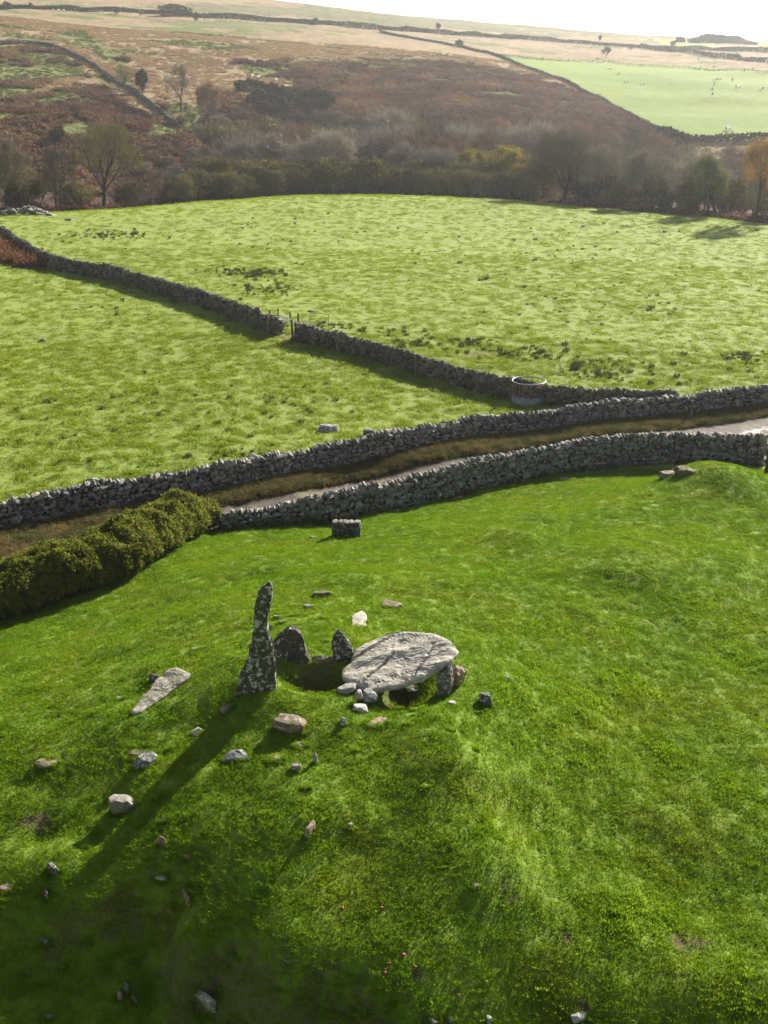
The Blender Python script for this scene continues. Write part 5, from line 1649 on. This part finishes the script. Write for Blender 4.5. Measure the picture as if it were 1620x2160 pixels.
FRONT = [  # px, beyond crest m, top y, kind, width factor, name, category, label
 (30,4,300,'bare',.8,'bare_tree','tree','bare tree at the far left edge behind the cairn'),
 (120,5,318,'thin',.8,'bare_tree','tree','slender bare reddish tree between the two big trees at far left'),
 (216,3,255,'bare_olive',.95,'bare_tree','tree','tallest rounded bare tree standing free at left behind the pasture'),
 (338,4,362,'thin',1.3,'bare_shrub','shrub','small many-stemmed bare shrub left of the scrub line'),
 (1186,3,278,'bare',1.0,'bare_tree','tree','large spreading bare tree with dark trunk at centre right of the pasture edge'),
 (1142,9,318,'rust',.8,'rusty_tree','tree','rust tinted tree on the left flank of the large spreading bare one'),
 (1228,9,318,'rust',.7,'rusty_tree','tree','rust tinted tree on the right flank of the large spreading bare one'),
 (1276,4,312,'bare_grey',.9,'bare_tree','tree','grey bare tree with a kinked trunk right of the large spreading one'),
 (1352,3,322,'bare_grey',1.0,'bare_tree','tree','broad grey bare tree left of the dark green bush'),
 (1402,3,405,'dark_bush',1.0,'evergreen_bush','bush','dark green evergreen bush on the right pasture edge'),
 (1442,4,392,'willow',1.0,'olive_bush','bush','yellow-olive bush just right of the dark evergreen bush'),
 (1508,4,335,'ivy',.85,'ivy_tree','tree','green ivy-clad tree left of the golden birch'),
 (1590,1,293,'gold',.75,'golden_birch','tree','tall golden-leaved tree with straight dark trunk at the right edge'),
 (1470,12,322,'bare_grey',.9,'bare_tree','tree','grey bare tree behind and left of the ivy-clad one'),
 (1545,10,380,'olive_bush',1,'olive_bush','bush','olive bush at the foot of the golden tree'),
 (1612,4,385,'olive_bush',.8,'olive_bush','bush','olive bush cut by the right edge beneath the golden tree'),
 (1000,14,322,'oak',.85,'autumn_oak','tree','leftmost of the three yellow-green leafy oaks'),
 (1047,13,316,'oak',1.0,'autumn_oak','tree','middle and tallest of the three yellow-green leafy oaks'),
 (1090,12,330,'oak',1.0,'autumn_oak','tree','rightmost of the three yellow-green leafy oaks'),
 (946,14,318,'bare_grey',.9,'bare_tree','tree','pale grey bare tree just left of the three leafy oaks'),
 (846,20,308,'bare_grey',1.0,'bare_tree','tree','broad pale grey bare tree above the rounded olive bushes'),
 (695,18,283,'bare_grey',1.25,'bare_tree','tree','wide pale silvery bare tree left of centre in the wood'),
 (702,2.5,336,'olive_bush',1.3,'olive_bush','bush','rounded olive bush left of the pair at mid pasture edge'),
 (776,2.5,334,'olive_bush',1.35,'olive_bush','bush','rounded olive bush right of the pair at mid pasture edge'),
 (60,9,370,'willow',1.4,'olive_bush','bush','olive scrub bush behind the cairn beside the leftmost tree'),
 (280,7,385,'willow',1.4,'olive_bush','bush','low olive bush right of the tallest free-standing tree'),
 (160,9,385,'willow',1.3,'olive_bush','bush','low olive bush left of the tallest free-standing tree'),
]
for px, off, top, kind, wd, nm, cat, lab in FRONT:
    plant(nm, kind, px, crest(px) + off, topy=top, wide=wd, label=lab, cat=cat)
ORD = ['first', 'second', 'third', 'fourth', 'fifth', 'sixth', 'seventh', 'eighth', 'ninth', 'tenth', 'eleventh', 'twelfth', 'thirteenth', 'fourteenth', 'fifteenth']
def nth(px, allpx, lo, hi):
    return ORD[sorted(q for q in allpx if lo <= q < hi).index(px)]
def scrub_label(px):
    for lo, hi, w in ((0, 690, 'between the many-stemmed bare shrub and the rounded olive pair'), (690, 990, 'right of the rounded olive pair, before the oaks'), (990, 1150, 'below the three leafy oaks'), (1150, 2000, 'right of the large spreading bare tree')):
        if lo <= px < hi: return f'olive scrub bush, {nth(px, SCRUB, lo, hi)} from left {w}'
SCRUB = [390,422,455,486,515,548,578,606,634,658,738,812,838,866,893,920,948,975,1003,1030,1058,1086,1112,1310,1378,1480]
for i, px in enumerate(SCRUB):
    plant('willow_scrub', 'willow' if i % 3 else 'olive_bush', px, crest(px) + random.uniform(2, 5), topy=352 + random.uniform(0, 18) + (18 if px > 1100 else 0), wide=1.2,
          label=scrub_label(px), cat='bush', group='willow scrub along the far pasture edge')
ROW2 = [448,480,520,560,600,640,672,900,980,1020,1110,1250,1330]
for i, px in enumerate(ROW2):
    plant('willow_scrub', 'olive_bush', px, crest(px) + random.uniform(9, 14), topy=330 + random.uniform(0, 22), wide=1.2,
          label=f'{ORD[i]} olive bush from the left in the row just behind the pasture edge scrub', cat='bush', group='olive bushes behind the scrub row')
wr = random.Random(12)
for row, (D, lift) in enumerate(((198, 52), (218, 32), (240, 14), (260, 2))):
    px = 385 + row * 27
    while px < 1640:
        kind = wr.choice(['bare', 'bare_grey', 'bare', 'bare_grey', 'rust', 'bare_olive', 'bare'])
        if px < 620 and row > 1 and wr.random() < .7: kind = 'olive_bush'
        if px > 1270 and row >= 3: px += 40; 
        plant('woodland_tree', kind, px, D + wr.uniform(-6, 6), topy=WOOD_TOP(px) + lift + wr.uniform(-9, 14), wide=wr.uniform(.9, 1.2),
              label=('bare grey-brown tree within the dense valley wood' if kind != 'olive_bush' else 'olive green bush in the valley wood left of the grey trees'), cat='tree' if kind != 'olive_bush' else 'bush',
              group='bare trees of the valley wood' if kind != 'olive_bush' else 'olive bushes of the valley wood')
        px += wr.uniform(50, 72)
# trees and bushes on the hillside
def plant_at(name, kind, px, py, hpx, wd, label, cat='tree', group=None):
    p = at(px, py); s_ = scale_at(p); parts, H = random.choice(PR[kind])
    e = empty(name, p - Vector((0, 0, .1)), random.uniform(0, 6)); k = hpx / s_ / H; e.scale = (k * wd, k * wd, k)
    for nm, me in parts:
        o = bpy.data.objects.new(nm, me); C.objects.link(o); o.parent = e
    tag(e, label, cat, group)
for q in [(383,236,92,.9,'thin','bare_tree','lone bare branching tree on the hillside beside the upper left wall'),(451,262,84,.9,'rust','bare_tree','faint bare tree on the bracken right of the lone branching tree'),
          (262,186,46,1.6,'bare_olive','bare_shrub','rounded grey-olive shrub by the bend of the hillside wall'),(299,196,48,.7,'dark_bush','dark_shrub','narrow dark shrub by the hillside wall right of the rounded one'),
          (120,302,34,1.3,'dark_bush','dark_shrub','small dark bush low on the left bracken slope'),(168,250,34,1.2,'rust','bare_shrub','faint bare shrub in the middle of the left bracken slope'),
          (88,235,22,1.1,'rust','bare_shrub','tiny faint shrub high on the left bracken slope'),
          (370,360,30,1.8,'rust','bare_shrub','low grey-brown shrub below the end of the hillside wall'),(430,350,36,1.5,'bare_grey','bare_shrub','grey bare shrub right of the end of the hillside wall'),(300,372,30,1.5,'bare_grey','bare_shrub','low grey shrub left of the end of the hillside wall'),
          (969,100,16,1.3,'dark_bush','small_tree','tiny wind-shaped tree by the wall above the bracken'),(1278,122,22,1.2,'rust','small_tree','small bare tree above the green hill field'),
          (925,62,13,1.1,'dark_bush','small_tree','tiny dark tree standing on the skyline hedge'),(1265,86,12,.8,'dark_bush','small_tree','tiny dark tree in the far hedge right of the skyline tree'),
          (413,44,18,1.0,'dark_bush','small_tree','left of two tiny dark trees in the far left hedge'),(432,44,16,1.0,'rust','small_tree','right of two tiny dark trees in the far left hedge'),
          (17,20,16,1.5,'dark_bush','small_tree','dark round tree at the top left corner'),(66,18,12,1.0,'dark_bush','small_tree','tiny dark tree right of the top left corner tree'),(245,30,14,1.2,'dark_bush','small_tree','tiny dark tree in the far hedge at left'),
          (295,36,14,1.4,'rust','small_tree','tiny faint tree in the far hedge at left of the bush clump'),(477,44,14,1.2,'rust','small_tree','tiny faint tree right of the two tiny dark trees'),(664,52,14,1.3,'dark_bush','small_tree','tiny dark tree in the hedge near the middle top'),
          (1330,104,10,1.4,'dark_bush','small_tree','tiny dark bush in the hedge above the green field'),(1550,122,9,2.4,'dark_bush','small_bush','low dark bush on the far moor at right'),(1418,98,12,1.2,'dark_bush','small_tree','tiny dark tree in the far hedge at upper right')]:
    plant_at(q[5], q[4], q[0], q[1], q[2], q[3], q[6], 'tree' if 'tree' in q[5] else 'bush')
# gorse thicket: every bush a thing
GORSE = [(508,185),(530,182),(552,186),(575,190),(598,196),(545,204),(570,210),(592,216),(612,208),(556,226),(580,232),(604,236),(626,200),(645,206),(662,200),(682,206),(640,222),(662,226),(684,224),(620,244),(648,246),(676,244),(535,216),(600,250),(698,215)]
GP = []
def gorse_label(px, py):
    rows = (('top', 0, 198), ('upper middle', 198, 213), ('lower middle', 213, 232), ('bottom', 232, 400))
    for w, lo, hi in rows:
        if lo <= py < hi: return f'dark gorse bush, {nth(px, [q for q, r_ in GORSE if lo <= r_ < hi], 0, 9999)} from left in the {w} row of the hillside thicket'
for px, py in GORSE:
    GP.append((px, py)); plant_at('gorse_bush', 'dark_bush', px, py + 8, 24, 1.5, gorse_label(px, py), 'gorse bush', 'gorse bushes on the hillside')
# far hedgerows
def hedgerow(px, h, w, label, seed, dens=26, leaf=.42, mat=M_GORSE, name='far_hedgerow'):
    pts_ = [at(a, b) for a, b in px]
    L = sum((b - a).length for a, b in zip(pts_, pts_[1:]))
    n_ = int(L * dens * 2.2); c = []
    rr = random.Random(seed)
    o0 = pts_[0]
    for _ in range(n_):
        t = rr.random(); p, d = polypos(pts_, t)
        hh = h * (.65 + .55 * float(noise2(np.array([t * L / 9.0]), np.array([seed * 1.0]))[0]))
        if leaf >= .5: hh *= min(1, 5 * min(t, 1 - t) + .25)
        q = p + Vector((-d.y, d.x, 0)) * rr.uniform(-w / 2, w / 2)
        c.append((q.x - o0.x, q.y - o0.y, gz(q.x, q.y) - o0.z + rr.random() ** .8 * hh))
    v, f = leaf_cloud(np.array(c), leaf, seed, 1.0)
    o = link(name, np_mesh(name, v, f), mat, None, o0)
    tag(o, label, 'hedge')
hedgerow([(-40,18),(40,18),(120,21),(200,24),(300,28),(400,35),(500,40),(600,46),(700,52)], 1.7, 2.2, 'dark hedge line crossing the moor at upper left', 5, 26)
hedgerow([(700,52),(800,62),(900,69),(1000,76),(1100,82),(1200,90),(1300,98),(1400,103),(1500,107),(1640,112)], 1.9, 2.6, 'dark hedge line running along below the skyline at upper right', 6, 22)
hedgerow([(1050,120),(1150,127),(1250,133),(1350,140),(1450,146),(1640,158)], 1.0, .8, 'thin fence hedge along the top of the green hill field', 7, 8, .2, M_TWIG)
hedgerow([(1350,100),(1450,112),(1540,124),(1640,138)], 1.8, 1.6, 'faint dark hedge crossing the far moor at right', 8, 10)
hedgerow([(340,34),(400,36)], 4.0, 5, 'clump of dark scrub in the far left hedge', 9, 50, .4, M_GORSE, 'scrub_clump')
hedgerow([(1392,280),(1450,300),(1540,300),(1640,298)], 1.6, 2.0, 'rough dark hedge along the bottom of the green hill field', 10, 26)
hedgerow([(1455,90),(1500,91),(1550,92),(1592,94)], 5, 8, 'distant dark copse on the skyline at right', 11, 60, .5, M_GORSE, 'distant_copse')
hedgerow([(1425,88),(1445,89)], 3, 4, 'small distant clump left of the skyline copse', 13, 60, .5, M_GORSE, 'distant_clump')

# ------------------------------------------------------------------ sheep
mb = MB()
v, f = ico(3); v = v * np.array((.52, .27, .30)); v = v + fbm3(v * 6, 3, 5)[:, None] * .035 * v / .3 + np.array((0, 0, .62))
w0_ = np_mesh('sheep', v, f, True); w0_.materials.append(M_WOOL); w0_.materials.append(M_FACE)
mb.tube([(.42, 0, .70), (.56, 0, .60), (.66, 0, .40), (.74, 0, .22)], [.12, .10, .085, .05], 8)
for sx in (-.32, .30):
    for sy in (-.13, .13): mb.tube([(sx, sy, .5), (sx + .02, sy, .25), (sx, sy, 0)], [.06, .035, .03], 6)
for sy in (-1, 1): mb.tube([(.64, sy * .06, .44), (.62, sy * .16, .46)], [.035, .01], 4)
bm = bmesh.new(); bm.from_mesh(w0_); hm = mb.mesh('h', True)
nf = len(bm.faces); bm.from_mesh(hm); bm.faces.ensure_lookup_table()
for q in bm.faces[nf:]: q.material_index = 1
sheep_me = bpy.data.meshes.new('sheep'); bm.to_mesh(sheep_me); bm.free()
sheep_me.materials.append(M_WOOL); sheep_me.materials.append(M_FACE)
SH = [(1536,275,'largest white sheep low in the green hill field'),(1544,281,'white sheep just below the largest one in the green hill field'),(1559,291,'white sheep nearest the bottom hedge of the green hill field'),
      (1319,174,'white sheep in the left part of the green hill field'),(1354,179,'white sheep right of the one in the left part of the green hill field'),(1304,158,'white sheep right of and above the lone left ones, lower of a straggling line'),(1284,147,'white sheep in the middle of the straggling line at left of the green field'),(1271,131,'left of two white sheep side by side near the top of the green field'),(1285,131,'right of two white sheep side by side near the top of the green field'),(1141,125,'white sheep at the top left corner of the green hill field'),
      (1508,170,'left of the touching pair topping the cluster at right of the green field'),(1517,169,'right of the touching pair topping the cluster at right of the green field'),(1507,179,'white sheep just below the touching pair in the cluster at right'),(1502,190,'white sheep second lowest in the cluster at right of the green field'),(1503,200,'white sheep lowest in the cluster at right of the green field'),(1545,170,'white sheep level with the touching pair, a little right of the cluster'),(1557,185,'white sheep right of and below the cluster, alone'),(1606,189,'white sheep alone at the right edge of the green field'),(1480,144,'left of two white sheep above the cluster by the top fence'),(1508,142,'right of two white sheep above the cluster by the top fence'),(1570,148,'left of the two white sheep at the top right of the green field'),(1588,146,'right of the two white sheep at the top right of the green field'),(1473,126,'left of the two sheep on the moor above the green field fence'),(1510,128,'right of the two sheep on the moor above the green field fence'),
      (531,164,'white sheep left of the pair near the gorse thicket'),(546,166,'white sheep beside the left one above the gorse thicket'),(584,172,'white sheep at the top of the gorse thicket'),
      (113,24,'leftmost of three tiny white sheep by the far upper left hedge'),(124,25,'middle of three tiny white sheep by the far upper left hedge'),(135,25,'rightmost of three tiny white sheep by the far upper left hedge')]
for px, py, lab in SH:
    o = bpy.data.objects.new('sheep', sheep_me); C.objects.link(o)
    o.location = at(px, py + 1); o.rotation_euler = (0, 0, random.uniform(0, 6.28)); s = random.uniform(1.0, 1.25); o.scale = (s, s, s)
    if lab is None:
        lab = 'small white sheep grazing with others on the upper green hill field' if py > 40 else 'tiny white sheep by the far hedge at upper left'
    tag(o, lab, 'sheep', 'sheep grazing on the hill' if py > 40 else 'sheep by the far upper left hedge')

# ------------------------------------------------------------------ air
m = bpy.data.materials.new('hill_haze'); m.use_nodes = True
nt = m.node_tree; nt.nodes.remove(nt.nodes['Principled BSDF'])
pv = nt.nodes.new('ShaderNodeVolumePrincipled')
pv.inputs['Color'].default_value = (.93, .96, 1, 1)
pv.inputs['Density'].default_value = .00017
pv.inputs['Anisotropy'].default_value = .5
nt.links.new(pv.outputs[0], nt.nodes['Material Output'].inputs['Volume'])
zmax = float(GZ.max()) + 25
mb = MB(); mb.box((0, 0, (zmax - 12) / 2), (13500, 13500, zmax + 12))
HAZE = True
if HAZE:
    hz = link('haze', mb.mesh('haze'), m); hz['kind'] = 'stuff'
